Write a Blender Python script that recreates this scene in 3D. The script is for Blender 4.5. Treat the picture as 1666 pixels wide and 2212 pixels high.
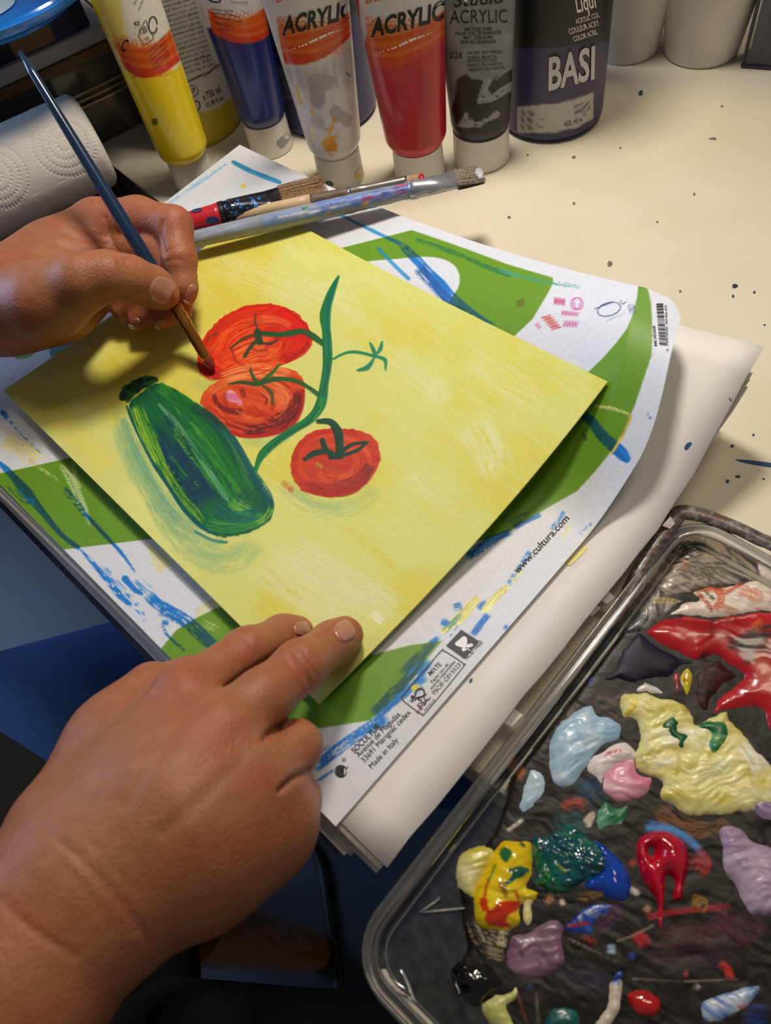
import bpy, bmesh, math, random
import numpy as np
from mathutils import Vector, Matrix
from mathutils.bvhtree import BVHTree

for _o in list(bpy.data.objects):
    bpy.data.objects.remove(_o, do_unlink=True)
scene = bpy.context.scene
COL = scene.collection

# ------------------------------------------------------------------ camera
# x runs along the front edge of the table, y away from the painter, z up, table top at z = 0
W, H, F = 1666.0, 2212.0, 1664.0
CX, CY = W / 2, H / 2
CAM_H = 0.29
def _n(v): return v / np.linalg.norm(v)
NADIR = (1110.0, 2140.0)
_up = -_n(np.array([(NADIR[0] - CX) / F, (NADIR[1] - CY) / F, 1.0]))
_x0 = _n(np.array([1.0, 0, 0]) - _up[0] * _up)
_y0 = np.cross(_up, _x0)
_a = math.radians(-43)
AX = math.cos(_a) * _x0 + math.sin(_a) * _y0
AY = np.cross(_up, AX)
AZ = _up
RW = np.stack([AX, AY, AZ])                     # world from (x right, y down, z forward)
_r = RW @ np.array([0, 0, 1.0])
CAM = np.array([-_r[0] / -_r[2] * CAM_H, -_r[1] / -_r[2] * CAM_H, CAM_H])

def ray(px, py):
    return RW @ np.array([(px - CX) / F, (py - CY) / F, 1.0])
def P(px, py, z=0.0):
    d = ray(px, py)
    return CAM + d * ((z - CAM[2]) / d[2])
def PV(px, py, z=0.0): return Vector(P(px, py, z))
def to_px(V):
    V = np.asarray(V, float)
    c = (V - CAM) @ RW                          # rows -> camera frame
    return np.stack([CX + F * c[:, 0] / c[:, 2], CY + F * c[:, 1] / c[:, 2]], 1)
def px_len(p, n):                               # n pixels seen at point p, in metres
    c = (np.asarray(p) - CAM) @ RW
    return n * c[2] / F

camd = bpy.data.cameras.new('camera'); cam = bpy.data.objects.new('camera', camd); COL.objects.link(cam)
camd.sensor_fit = 'VERTICAL'; camd.sensor_height = 36.0; camd.lens = F / H * 36.0
camd.clip_start = 0.01
_m = np.eye(4); _m[:3, 0] = RW @ [1, 0, 0]; _m[:3, 1] = RW @ [0, -1, 0]; _m[:3, 2] = RW @ [0, 0, -1]; _m[:3, 3] = CAM
cam.matrix_world = Matrix(_m.tolist())
scene.camera = cam
camd.dof.use_dof = True
camd.dof.focus_distance = 0.385
camd.dof.aperture_fstop = 14.0

# ------------------------------------------------------------------ light
world = bpy.data.worlds.new('room'); scene.world = world; world.use_nodes = True
world.node_tree.nodes['Background'].inputs[0].default_value = (0.78, 0.76, 0.76, 1)
world.node_tree.nodes['Background'].inputs[1].default_value = 0.13

def light(name, kind, loc, target, energy, color, size=0.1, size_y=None):
    d = bpy.data.lights.new(name, kind); o = bpy.data.objects.new(name, d); COL.objects.link(o)
    o.location = loc
    o.rotation_euler = (Vector(target) - Vector(loc)).to_track_quat('-Z', 'Y').to_euler()
    d.energy = energy; d.color = color
    if kind == 'AREA':
        d.size = size
        if size_y: d.shape = 'RECTANGLE'; d.size_y = size_y
        else: d.shape = 'DISK'
    return o
lamp = light('desk_lamp_light', 'SPOT', (-0.14, 0.22, 0.50), (-0.02, 0.06, 0), 8.2, (1.0, 0.915, 0.79))
lamp.data.spot_size = math.radians(104); lamp.data.spot_blend = 1.0; lamp.data.shadow_soft_size = 0.05
light('ceiling_light', 'AREA', (0.1, 0.7, 1.9), (0.0, 0.1, 0), 7.0, (1.0, 0.82, 0.60), 0.5)
light('window_light', 'AREA', (-1.7, -0.75, 0.55), (0, 0, 0.03), 20.0, (0.40, 0.60, 1.0), 0.9, 1.0)

scene.view_settings.view_transform = 'Standard'
scene.view_settings.look = 'None'
scene.view_settings.exposure = 0.0
scene.view_settings.gamma = 1.0
scene.view_settings.use_curve_mapping = False

# ------------------------------------------------------------------ helpers: colour, noise
def lin(c):
    c = np.asarray(c, float) / 255.0
    return np.where(c <= 0.04045, c / 12.92, ((np.maximum(c, 0) + 0.055) / 1.055) ** 2.4)
def L4(c): return (*[float(v) for v in lin(c)], 1.0)

_tab = np.random.default_rng(7).random((64, 64, 16)).astype(np.float32)
def vnoise(x, y, seed=0):
    x = np.asarray(x, float) + seed * 17.31; y = np.asarray(y, float) + seed * 5.77
    xi = np.floor(x).astype(int); yi = np.floor(y).astype(int)
    fx = x - xi; fy = y - yi
    fx = fx * fx * (3 - 2 * fx); fy = fy * fy * (3 - 2 * fy)
    t = _tab[:, :, seed % 16]
    g = lambda a, b: t[a & 63, b & 63]
    return (g(xi, yi) * (1 - fx) + g(xi + 1, yi) * fx) * (1 - fy) + (g(xi, yi + 1) * (1 - fx) + g(xi + 1, yi + 1) * fx) * fy
def fbm(x, y, seed=0, o=3):
    s = 0; a = 0.5; t = 0
    for i in range(o):
        s = s + a * vnoise(x * 2 ** i, y * 2 ** i, seed + i); t += a; a *= 0.5
    return s / t
def sstep(a, b, x):
    t = np.clip((x - a) / (b - a), 0, 1); return t * t * (3 - 2 * t)

def crom(pts, n=8, closed=False):
    p = np.asarray(pts, float); K = len(p)
    if K < 3 and not closed:
        t = np.linspace(0, 1, n + 1)[:, None]; return p[0] * (1 - t) + p[1] * t
    out = []
    idx = range(K if closed else K - 1)
    for i in idx:
        if closed: a, b, c, d = p[(i - 1) % K], p[i], p[(i + 1) % K], p[(i + 2) % K]
        else: a, b, c, d = p[max(i - 1, 0)], p[i], p[i + 1], p[min(i + 2, K - 1)]
        t = np.linspace(0, 1, n, endpoint=False)[:, None]
        out.append(0.5 * (2 * b + (c - a) * t + (2 * a - 5 * b + 4 * c - d) * t ** 2 + (-a + 3 * b - 3 * c + d) * t ** 3))
    if not closed: out.append(p[-1:])
    return np.concatenate(out)

def poly_sd(q, poly):
    """distance inside a polygon (positive inside)"""
    d = np.full(len(q), 1e9); ins = np.zeros(len(q), bool)
    K = len(poly)
    for i in range(K):
        a = poly[i]; b = poly[(i + 1) % K]; e = b - a; w = q - a
        t = np.clip((w @ e) / max(e @ e, 1e-12), 0, 1)
        d = np.minimum(d, ((w - t[:, None] * e) ** 2).sum(1))
        c = ((a[1] <= q[:, 1]) != (b[1] <= q[:, 1]))
        if e[1] != 0:
            ins ^= c & (q[:, 0] < a[0] + (q[:, 1] - a[1]) * e[0] / e[1])
    return np.where(ins, 1, -1) * np.sqrt(d)

class Canvas:
    """paint laid on the vertices of a surface; coordinates are those read off the photograph"""
    def __init__(s, q, base):
        s.q = q; s.c = np.tile(np.asarray(base, float), (len(q), 1)); s.h = np.zeros(len(q)); s.sd = 0
    def _sel(s, p, m):
        lo = p.min(0) - m; hi = p.max(0) + m
        return np.nonzero((s.q[:, 0] > lo[0]) & (s.q[:, 0] < hi[0]) & (s.q[:, 1] > lo[1]) & (s.q[:, 1] < hi[1]))[0]
    def _mix(s, i, m, col, thick=0):
        s.c[i] += (col - s.c[i]) * m[:, None]
        s.h[i] = np.maximum(s.h[i], m * thick) if thick else s.h[i]
    def stroke(s, pts, w, col, a=1.0, dry=0.0, soft=2.0, over=None, thick=0.0, var=0.18, fade=0, n=8, streak=0.05):
        s.sd += 1; seed = s.sd
        ln = crom(pts, n); K = len(ln)
        ws = np.interp(np.linspace(0, 1, K), np.linspace(0, 1, np.size(w)), np.atleast_1d(w)) if np.size(w) > 1 else np.full(K, float(w))
        i = s._sel(ln, ws.max())
        if not len(i): return
        q = s.q[i]; best = np.full(len(i), 1e12); bs = np.zeros(len(i)); bo = np.zeros(len(i)); bw = np.zeros(len(i)); acc = 0
        for k in range(K - 1):
            e = ln[k + 1] - ln[k]; l = math.hypot(*e)
            if l < 1e-6: continue
            v = q - ln[k]; t = np.clip((v @ e) / (l * l), 0, 1)
            r = v - t[:, None] * e; d2 = (r ** 2).sum(1); m = d2 < best
            best[m] = d2[m]; bs[m] = (acc + t * l)[m]
            bo[m] = ((e[0] * v[:, 1] - e[1] * v[:, 0]) / l)[m]; bw[m] = (ws[k] + (ws[k + 1] - ws[k]) * t)[m]; acc += l
        d = np.sqrt(best); wm = max(ws.max(), 1)
        nz = vnoise(bo / (wm * streak + 0.6), bs / 70.0, seed)
        nz2 = vnoise(bo / (wm * 0.03 + 0.5), bs / 9.0, seed + 3)
        half = bw / 2 * (0.9 + 0.25 * vnoise(bs / 25, bo * 0, seed + 5))
        m = np.clip((half - d) / soft + 0.5, 0, 1)
        if dry: m = m * sstep(dry - 0.16, dry + 0.16, nz * 0.62 + nz2 * 0.38)
        if not fade and dry > 0.18: fade = min(wm * 0.5, acc * 0.25)
        if fade: m = m * np.clip(np.minimum(bs, acc - bs) / fade, 0, 1)
        c = np.tile(np.asarray(col, float), (len(i), 1))
        if over is not None:
            g = s.c[i]; gm = (g[:, 1] > g[:, 0] * 1.15) & (g[:, 1] > g[:, 2] * 1.4)
            c[gm] = over
        c = c * (1 + var * 2 * (nz - 0.5))[:, None]
        s._mix(i, m * a, c, thick)
    def fill(s, poly, col, a=1.0, soft=2.0, rag=0.0, smooth=True, col2=None, ang=0.0, fr=(6, 60), thick=0.0, dry=0.0):
        s.sd += 1; seed = s.sd
        pl = crom(poly, 6, True) if smooth else np.asarray(poly, float)
        i = s._sel(pl, soft + rag)
        if not len(i): return
        q = s.q[i]; d = poly_sd(q, pl)
        if rag: d = d + (fbm(q[:, 0] / 9, q[:, 1] / 9, seed) - 0.5) * 2 * rag
        m = np.clip(d / soft + 0.5, 0, 1)
        ca, sa = math.cos(ang), math.sin(ang)
        u = q[:, 0] * ca + q[:, 1] * sa; v = -q[:, 0] * sa + q[:, 1] * ca
        nz = 0.6 * vnoise(v / fr[0], u / fr[1], seed) + 0.4 * vnoise(v / fr[0] * 2.7, u / fr[1] * 2.2, seed + 2)
        c = np.tile(np.asarray(col, float), (len(i), 1))
        if col2 is not None: c = c + (np.asarray(col2, float) - c) * sstep(0.3, 0.7, nz)[:, None]
        if dry: m = m * sstep(dry - 0.12, dry + 0.12, nz)
        s._mix(i, m * a, c, thick)

# ------------------------------------------------------------------ helpers: objects, materials
def mesh_obj(name, verts, faces, mat=None, parent=None, smooth=True, col=None, attr_extra=None):
    me = bpy.data.meshes.new(name)
    V = np.asarray(verts, float)
    if isinstance(faces, np.ndarray):
        nf, k = faces.shape
        me.vertices.add(len(V)); me.vertices.foreach_set('co', V.ravel().astype(np.float32))
        me.loops.add(nf * k); me.loops.foreach_set('vertex_index', faces.ravel().astype(np.int32))
        me.polygons.add(nf)
        me.polygons.foreach_set('loop_start', (np.arange(nf) * k).astype(np.int32))
        me.polygons.foreach_set('loop_total', np.full(nf, k, np.int32))
        me.update(calc_edges=True)
    else:
        me.from_pydata([tuple(v) for v in V], [], [tuple(f) for f in faces]); me.update()
    if smooth: me.polygons.foreach_set('use_smooth', np.ones(len(me.polygons), bool))
    if col is not None:
        at = me.color_attributes.new('Col', 'FLOAT_COLOR', 'POINT')
        c4 = np.ones((len(V), 4), np.float32); c4[:, :3] = lin(np.clip(col, 0, 255)); at.data.foreach_set('color', c4.ravel())
    o = bpy.data.objects.new(name, me); COL.objects.link(o)
    if mat: me.materials.append(mat)
    if parent: o.parent = parent
    return o
def bm_obj(name, bm, mat=None, parent=None, smooth=False, bevel=0.0):
    me = bpy.data.meshes.new(name); bmesh.ops.recalc_face_normals(bm, faces=bm.faces); bm.to_mesh(me); bm.free()
    if smooth: me.polygons.foreach_set('use_smooth', np.ones(len(me.polygons), bool))
    o = bpy.data.objects.new(name, me); COL.objects.link(o)
    if mat: me.materials.append(mat)
    if parent: o.parent = parent
    if bevel:
        b = o.modifiers.new('bevel', 'BEVEL'); b.width = bevel; b.segments = 2; b.limit_method = 'ANGLE'
    return o
def empty(name, loc=(0, 0, 0)):
    o = bpy.data.objects.new(name, None); COL.objects.link(o); o.empty_display_size = 0.02
    return o                                   # parts carry world coordinates
def tag(o, label=None, cat=None, group=None, kind=None):
    if label: o['label'] = label
    if cat: o['category'] = cat
    if group: o['group'] = group
    if kind: o['kind'] = kind
    return o

def material(name, c1, c2=None, scale=40, rough=0.5, metal=0.0, bump=0.0, bscale=200, stretch=None, attr=False, coat=0.0, sss=0.0, trans=0.0, spec=0.5, rvar=0.0, vscale=None):
    m = bpy.data.materials.new(name); m.use_nodes = True; nt = m.node_tree; N = nt.nodes; K = nt.links
    b = N['Principled BSDF']
    b.inputs['Roughness'].default_value = rough; b.inputs['Metallic'].default_value = metal
    b.inputs['Coat Weight'].default_value = coat; b.inputs['Coat Roughness'].default_value = 0.1
    b.inputs['Specular IOR Level'].default_value = spec
    tc = N.new('ShaderNodeTexCoord'); mp = N.new('ShaderNodeMapping'); K.new(tc.outputs['Object'], mp.inputs[0])
    if stretch: mp.inputs['Scale'].default_value = stretch
    nz = N.new('ShaderNodeTexNoise'); nz.inputs['Scale'].default_value = scale; nz.inputs['Detail'].default_value = 5
    K.new(mp.outputs[0], nz.inputs['Vector'])
    if attr:
        at = N.new('ShaderNodeAttribute'); at.attribute_name = 'Col'
        mx = N.new('ShaderNodeMix'); mx.data_type = 'RGBA'; mx.blend_type = 'MULTIPLY'; mx.inputs[0].default_value = 1.0
        rp = N.new('ShaderNodeValToRGB'); rp.color_ramp.elements[0].color = (0.93, 0.93, 0.93, 1); rp.color_ramp.elements[1].color = (1.0, 1.0, 1.0, 1)
        rp.color_ramp.elements[0].position = 0.35; rp.color_ramp.elements[1].position = 0.65
        K.new(nz.outputs[0], rp.inputs[0]); K.new(at.outputs['Color'], mx.inputs[6]); K.new(rp.outputs[0], mx.inputs[7])
        K.new(mx.outputs[2], b.inputs['Base Color'])
    else:
        rp = N.new('ShaderNodeValToRGB'); rp.color_ramp.elements[0].position = 0.35; rp.color_ramp.elements[1].position = 0.65
        rp.color_ramp.elements[0].color = L4(c1); rp.color_ramp.elements[1].color = L4(c2 if c2 is not None else tuple(min(255, v * 1.06 + 2) for v in c1))
        K.new(nz.outputs[0], rp.inputs[0]); K.new(rp.outputs[0], b.inputs['Base Color'])
    if bump:
        n2 = N.new('ShaderNodeTexNoise'); n2.inputs['Scale'].default_value = bscale; n2.inputs['Detail'].default_value = 4
        K.new(mp.outputs[0], n2.inputs['Vector'])
        bp = N.new('ShaderNodeBump'); bp.inputs['Strength'].default_value = bump; bp.inputs['Distance'].default_value = 0.001
        K.new(n2.outputs[0], bp.inputs['Height']); K.new(bp.outputs[0], b.inputs['Normal'])
    if sss:
        b.inputs['Subsurface Weight'].default_value = sss; b.inputs['Subsurface Radius'].default_value = (0.006, 0.0022, 0.0011)
        b.inputs['Subsurface Scale'].default_value = 1.0
    if trans: b.inputs['Transmission Weight'].default_value = trans
    return m
def clear_plastic(name, tint=(235, 238, 240), body=0.16, rough=0.12):
    """thin clear sheet: mostly lets light through, with a glossy skin and a little haze"""
    m = bpy.data.materials.new(name); m.use_nodes = True; nt = m.node_tree; N = nt.nodes; K = nt.links
    for n in list(N): N.remove(n)
    out = N.new('ShaderNodeOutputMaterial'); tr = N.new('ShaderNodeBsdfTransparent'); tr.inputs[0].default_value = L4(tint)
    gl = N.new('ShaderNodeBsdfGlossy'); gl.inputs['Roughness'].default_value = rough
    df = N.new('ShaderNodeBsdfDiffuse'); df.inputs[0].default_value = L4((200, 200, 200))
    fr = N.new('ShaderNodeFresnel'); fr.inputs[0].default_value = 1.5
    nz = N.new('ShaderNodeTexNoise'); nz.inputs['Scale'].default_value = 60
    ml = N.new('ShaderNodeMath'); ml.operation = 'MULTIPLY'; ml.inputs[1].default_value = body
    K.new(nz.outputs[0], ml.inputs[0])
    m1 = N.new('ShaderNodeMixShader'); K.new(ml.outputs[0], m1.inputs[0]); K.new(tr.outputs[0], m1.inputs[1]); K.new(df.outputs[0], m1.inputs[2])
    m2 = N.new('ShaderNodeMixShader'); K.new(fr.outputs[0], m2.inputs[0]); K.new(m1.outputs[0], m2.inputs[1]); K.new(gl.outputs[0], m2.inputs[2])
    K.new(m2.outputs[0], out.inputs[0])
    return m

def box(bm, lo, hi):
    v = [bm.verts.new((x, y, z)) for z in (lo[2], hi[2]) for y in (lo[1], hi[1]) for x in (lo[0], hi[0])]
    for f in ((0, 2, 3, 1), (4, 5, 7, 6), (0, 1, 5, 4), (2, 6, 7, 3), (0, 4, 6, 2), (1, 3, 7, 5)):
        bm.faces.new([v[i] for i in f])
def box_obj(name, lo, hi, mat, parent=None, bevel=0.001, M=None):
    bm = bmesh.new(); box(bm, lo, hi)
    if M is not None: bmesh.ops.transform(bm, matrix=M, verts=bm.verts)
    return bm_obj(name, bm, mat, parent, bevel=bevel)
def loft(rings, closed=True, caps=True):
    rings = [np.asarray(r, float) for r in rings]; n = len(rings[0]); V = np.concatenate(rings); Fs = []
    for k in range(len(rings) - 1):
        for i in range(n if closed else n - 1):
            j = (i + 1) % n
            Fs.append((k * n + i, k * n + j, (k + 1) * n + j, (k + 1) * n + i))
    if caps and closed:
        Fs.append(tuple(range(n))[::-1]); Fs.append(tuple((len(rings) - 1) * n + i for i in range(n)))
    return V, Fs
def lathe(name, prof, base, mat, parent=None, n=48, axis=None, caps=True, sharp=True):
    """prof: (radius, height) list, about a vertical or given axis from base"""
    ax = _n(np.asarray(axis, float)) if axis is not None else np.array([0, 0, 1.0])
    t = np.array([1.0, 0, 0]) if abs(ax[0]) < 0.9 else np.array([0, 1.0, 0])
    u = _n(np.cross(ax, t)); v = np.cross(ax, u); an = np.linspace(0, 2 * math.pi, n, endpoint=False)
    rings = [np.asarray(base) + ax * h + r * (np.cos(an)[:, None] * u + np.sin(an)[:, None] * v) for r, h in prof]
    V, Fs = loft(rings, True, caps)
    o = mesh_obj(name, V, Fs, mat, parent, True)
    if sharp: o.data.set_sharp_from_angle(angle=math.radians(38))
    return o

_dg = bpy.context.evaluated_depsgraph_get
_textcache = {}
def text_2d(body, bold=0.0, shear=0.0, res=3):
    k = (body, bold, shear)
    if k in _textcache: return _textcache[k]
    cu = bpy.data.curves.new('lettering', 'FONT'); cu.body = body; cu.size = 1.0; cu.resolution_u = res; cu.offset = bold; cu.shear = shear
    o = bpy.data.objects.new('lettering', cu); COL.objects.link(o)
    me = o.evaluated_get(_dg()).to_mesh()
    v = np.zeros(len(me.vertices) * 3); me.vertices.foreach_get('co', v); v = v.reshape(-1, 3)[:, :2].copy()
    f = [tuple(p.vertices) for p in me.polygons]
    o.to_mesh_clear(); bpy.data.objects.remove(o, do_unlink=True); bpy.data.curves.remove(cu)
    _textcache[k] = (v, f); return v, f

_bvh = {}
def bvh_of(o):
    if o.name not in _bvh:
        me = o.data
        n = len(me.vertices); v = np.zeros(n * 3); me.vertices.foreach_get('co', v)
        _bvh[o.name] = BVHTree.FromPolygons(v.reshape(-1, 3).tolist(), [tuple(p.vertices) for p in me.polygons])
    return _bvh[o.name]
def on_surface(q, target, eps=0.00025):
    """points of a surface met by the photograph's pixels q, lifted a hair off it"""
    t = bvh_of(target); out = np.zeros((len(q), 3)); ok = np.zeros(len(q), bool); c = Vector(CAM)
    for i, (x, y) in enumerate(q):
        d = Vector(ray(x, y)).normalized()
        hit, nrm, _, _ = t.ray_cast(c, d)
        if hit is not None:
            if nrm.dot(d) > 0: nrm = -nrm
            out[i] = hit + nrm * eps; ok[i] = True
    return out, ok
def decal(name, q, faces, target, mat, parent, eps=0.00025, col=None, smooth=True):
    V, ok = on_surface(q, target, eps)
    fs = [f for f in faces if all(ok[i] for i in f)]
    if not fs: return None
    used = sorted({i for f in fs for i in f}); mp = {j: k for k, j in enumerate(used)}
    return mesh_obj(name, V[used], [tuple(mp[i] for i in f) for f in fs], mat, parent, smooth, None if col is None else col[used])
def lettering(body, p0, p1, h, target, mat, parent, bold=0.0, shear=0.0, up=None, arc=0.0, name='lettering', eps=0.00025):
    """text whose baseline runs from pixel p0 to p1, capitals h pixels tall"""
    v, f = text_2d(body, bold, shear)
    if not len(v): return None
    x0, x1 = v[:, 0].min(), v[:, 0].max()
    p0 = np.array(p0, float); p1 = np.array(p1, float); e = p1 - p0
    u = np.array([e[1], -e[0]]) / math.hypot(*e) if up is None else np.array(up, float)
    s = (v[:, 0] - x0) / (x1 - x0)
    cap = text_2d('H', 0.0, 0.0)[0][:, 1].max()
    q = p0 + s[:, None] * e + (v[:, 1] / cap)[:, None] * u * h
    if arc: q = q + (4 * arc * s * (1 - s))[:, None] * np.array([0.0, 1.0])
    return decal(name, q, f, target, mat, parent, eps)
def disc_mesh(poly, n=6, closed=True):
    pl = crom(poly, n, True) if closed else np.asarray(poly, float)
    bm = bmesh.new(); vs = [bm.verts.new((x, y, 0)) for x, y in pl]
    f = bm.faces.new(vs); bmesh.ops.triangulate(bm, faces=[f], ngon_method='EAR_CLIP')
    bm.verts.index_update()
    fs = [tuple(v.index for v in g.verts) for g in bm.faces]; bm.free()
    return pl, fs
def band_mesh(pts, w, n=6):
    ln = crom(pts, n); K = len(ln); t = np.gradient(ln, axis=0); t /= np.maximum(np.hypot(t[:, 0], t[:, 1]), 1e-9)[:, None]
    nn = np.stack([-t[:, 1], t[:, 0]], 1); ww = np.interp(np.linspace(0, 1, K), np.linspace(0, 1, np.size(w)), np.atleast_1d(w))[:, None] / 2
    q = np.concatenate([ln + nn * ww, ln - nn * ww])
    return q, [(i, i + 1, K + i + 1, K + i) for i in range(K - 1)]
def grid_faces(nu, nv):
    i = np.arange(nu * nv).reshape(nu, nv)
    return np.stack([i[:-1, :-1], i[1:, :-1], i[1:, 1:], i[:-1, 1:]], -1).reshape(-1, 4)
def tube_mesh(pts, rads, n=12, up=None, flat=1.0):
    """swept round bar through 3-D points"""
    pts = np.asarray(pts, float); t = np.gradient(pts, axis=0); rings = []
    ref = np.array([0, 0, 1.0]) if up is None else np.asarray(up, float)
    an = np.linspace(0, 2 * math.pi, n, endpoint=False)
    for p, d, r in zip(pts, t, np.broadcast_to(rads, len(pts))):
        d = _n(d); a = np.cross(d, ref); a = _n(a) if np.linalg.norm(a) > 1e-6 else np.array([1.0, 0, 0]); b = np.cross(a, d)
        rings.append(p + r * (np.cos(an)[:, None] * a + flat * np.sin(an)[:, None] * b))
    return loft(rings, True, True)
# ================================================================== the room: floor, table
floor_m = material('floor_vinyl', (36, 40, 48), (44, 50, 60), 6, rough=0.45, bump=0.1, bscale=60)
bm = bmesh.new(); box(bm, (-2.2, -2.2, -0.76), (2.2, 2.2, -0.74))
tag(bm_obj('floor', bm, floor_m), kind='structure')

table = tag(empty('table'), 'cream white table top holding the drawing pad and paint tubes', 'table')
table_m = material('table_laminate', (226, 216, 192), (232, 223, 201), 18, rough=0.5, bump=0.05, bscale=500)
table_top = box_obj('table_top', (-1.0, -0.061, -0.028), (0.9, 0.78, 0.0), table_m, table, bevel=0.002)
for lx, ly in ((-0.93, -0.0), (0.83, -0.0), (-0.93, 0.71), (0.83, 0.71)):
    box_obj('leg', (lx - 0.025, ly - 0.025, -0.74), (lx + 0.025, ly + 0.025, -0.028), table_m, table, bevel=0.002)
speck_m = {k: material('speck_' + k, c, rough=0.6) for k, c in dict(navy=(28, 40, 70), teal=(20, 80, 95), grey=(120, 105, 90), blue=(25, 70, 120)).items()}
specks = [(1385, 201, 5, 7, 'teal'), (1320, 612, 4, 6, 'navy'), (1588, 618, 6, 5, 'navy'), (1630, 632, 3, 3, 'navy'), (1317, 571, 6, 6, 'grey'),
          (1584, 640, 3, 3, 'navy'), (1652, 702, 3, 2, 'navy'), (1582, 964, 5, 3, 'navy'), (1595, 1030, 6, 3, 'navy'), (1572, 1040, 4, 4, 'blue'), (1540, 300, 7, 3, 'grey'),
          (1628, 940, 3, 3, 'blue'), (1470, 630, 3, 3, 'grey'), (1100, 470, 4, 3, 'grey'), (1240, 440, 3, 3, 'grey'), (1420, 480, 3, 2, 'grey'), (1650, 1035, 3, 2, 'navy'),
          (1340, 320, 3, 2, 'grey'), (1240, 340, 4, 3, 'grey'), (1500, 420, 3, 3, 'grey'), (1560, 230, 3, 2, 'grey'), (1140, 335, 3, 2, 'grey'), (840, 520, 3, 2, 'grey')]
random.seed(4)
for x, y, a, b, k in specks:
    pl = [(x + a * math.cos(t) * random.uniform(0.7, 1.2), y + b * math.sin(t) * random.uniform(0.7, 1.2)) for t in np.linspace(0, 2 * math.pi, 8, endpoint=False)]
    q, f = disc_mesh(pl, 2)
    decal('paint_speck', q, f, table_top, speck_m[k], table, eps=0.0002)
q, f = disc_mesh([(1590, 993), (1625, 995), (1680, 1003), (1680, 1011), (1640, 1006), (1605, 999)], 4)
decal('paint_streak', q, f, table_top, speck_m['blue'], table, eps=0.0002)

# ================================================================== drawing pad
pad = tag(empty('drawing_pad'), 'worn drawing pad with green and white cover lying on the table', 'drawing pad')
paper_m = material('pad_paper', (236, 232, 230), (244, 240, 236), 30, rough=0.75, bump=0.05, bscale=900)
edge_m = material('pad_paper_worn', (214, 206, 194), (230, 224, 214), 60, rough=0.8, bump=0.1, bscale=600)
board_m = material('backing_board', (52, 60, 92), (90, 88, 96), 30, rough=0.7)
cover_m = material('printed_cover', None, attr=True, scale=500, rough=0.5, bump=0.04, bscale=1500)

def cover_pt(u, v):
    a = np.clip(u / 0.305, 0, 1) ** 2.2
    k = a * sstep(0.140, 0.226, v)
    t = np.clip(v / 0.24, 0, 1)
    x = -0.243 + u - 0.0205 * a * sstep(0.176, 0.25, v)
    y = -0.1085 + v - 0.008 * k
    z = 0.0165 + 0.0045 * t ** 2 + 0.038 * k
    return np.stack([x, y, z], -1)
NU, NV = 640, 475
U, V_ = np.meshgrid(np.linspace(0, 0.324, NU), np.linspace(0, 0.24, NV), indexing='ij')
cv = cover_pt(U.ravel(), V_.ravel())
# worn, rounded far right corner and slightly wavy edges
uu, vv = U.ravel(), V_.ravel()
rr = 0.010; ku = np.clip(uu - (0.324 - rr), 0, None); kv = np.clip(vv - (0.24 - rr), 0, None)
dd = np.hypot(ku, kv); sh = np.where(dd > 1e-9, np.minimum(1, np.maximum(ku, kv) / np.maximum(dd, 1e-9)), 1)
cv[:, 0] -= ku * (1 - sh); cv[:, 1] -= kv * (1 - sh)
cc = Canvas(to_px(cv), (228, 232, 242))
GREEN = (108, 158, 26); GREEN2 = (112, 166, 22)
BLUE = (18, 124, 212); ONG = (12, 84, 92)
cc.fill([(690, 548), (890, 497), (1000, 535), (1100, 572), (1195, 600), (1195, 612), (1180, 640), (1150, 690), (1105, 732), (1040, 720), (945, 664), (975, 640), (990, 615), (993, 595), (980, 572), (940, 556), (870, 558), (755, 577)], GREEN, smooth=False, soft=2)
cc.fill([(945, 664), (985, 630), (993, 600), (980, 572), (940, 556), (870, 558), (755, 577), (850, 640)], (228, 232, 242))
cc.fill([(1380, 600), (1394, 606), (1402, 632), (1407, 656), (1409, 692), (1410, 728), (1408, 768), (1397, 800), (1385, 836), (1373, 872), (1360, 904), (1341, 944), (1320, 976), (1288, 1016), (1248, 1060), (1170, 1105), (1105, 1145), (1050, 1165), (900, 1200), (1000, 900), (1200, 830), (1273, 802), (1304, 772), (1332, 740), (1356, 708), (1368, 676), (1377, 640)], GREEN, smooth=False)
cc.fill([(351, 1397), (381, 1361), (420, 1337), (474, 1310), (600, 1290), (803, 1415), (885, 1394), (956, 1384), (925, 1420), (890, 1470), (840, 1520), (800, 1556), (700, 1572), (600, 1585), (450, 1520), (360, 1450), (330, 1430)], GREEN, smooth=False)
cc.fill([(-80, 1040), (153, 989), (240, 970), (345, 1162), (138, 1187), (100, 1192), (-20, 1100)], GREEN, smooth=False)
def c1(*p): return [(x * 0.3001, 860 + y * 0.3001) for x, y in p]
def c2(*p): return [(640 + x * 0.408, 1080 + y * 0.408) for x, y in p]
def c6(*p): return [(340 + x * 0.456, 330 + y * 0.456) for x, y in p]
def c7(*p): return [(1000 + x * 0.4, 560 + y * 0.4) for x, y in p]
YP = (236, 226, 140)
cc.stroke(c1((0, 300), (120, 330), (210, 400), (300, 460)), 34, YP, 0.8, dry=0.35, soft=6)
cc.fill(c1((1060, 1060), (1120, 1080), (1240, 1190), (1180, 1230), (1130, 1260), (1080, 1140)), YP, 0.6)
cc.stroke(c1((1400, 1560), (1520, 1480), (1600, 1500)), 18, YP, 0.7, dry=0.4)
cc.stroke(c1((0, 470), (80, 550), (200, 690), (330, 850), (440, 980), (560, 1075)), (9, 15, 22, 14, 12, 10), BLUE, 0.95, over=ONG)
cc.stroke(c1((60, 620), (170, 730), (260, 760)), 14, BLUE, 0.8, dry=0.5, over=ONG)
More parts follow.
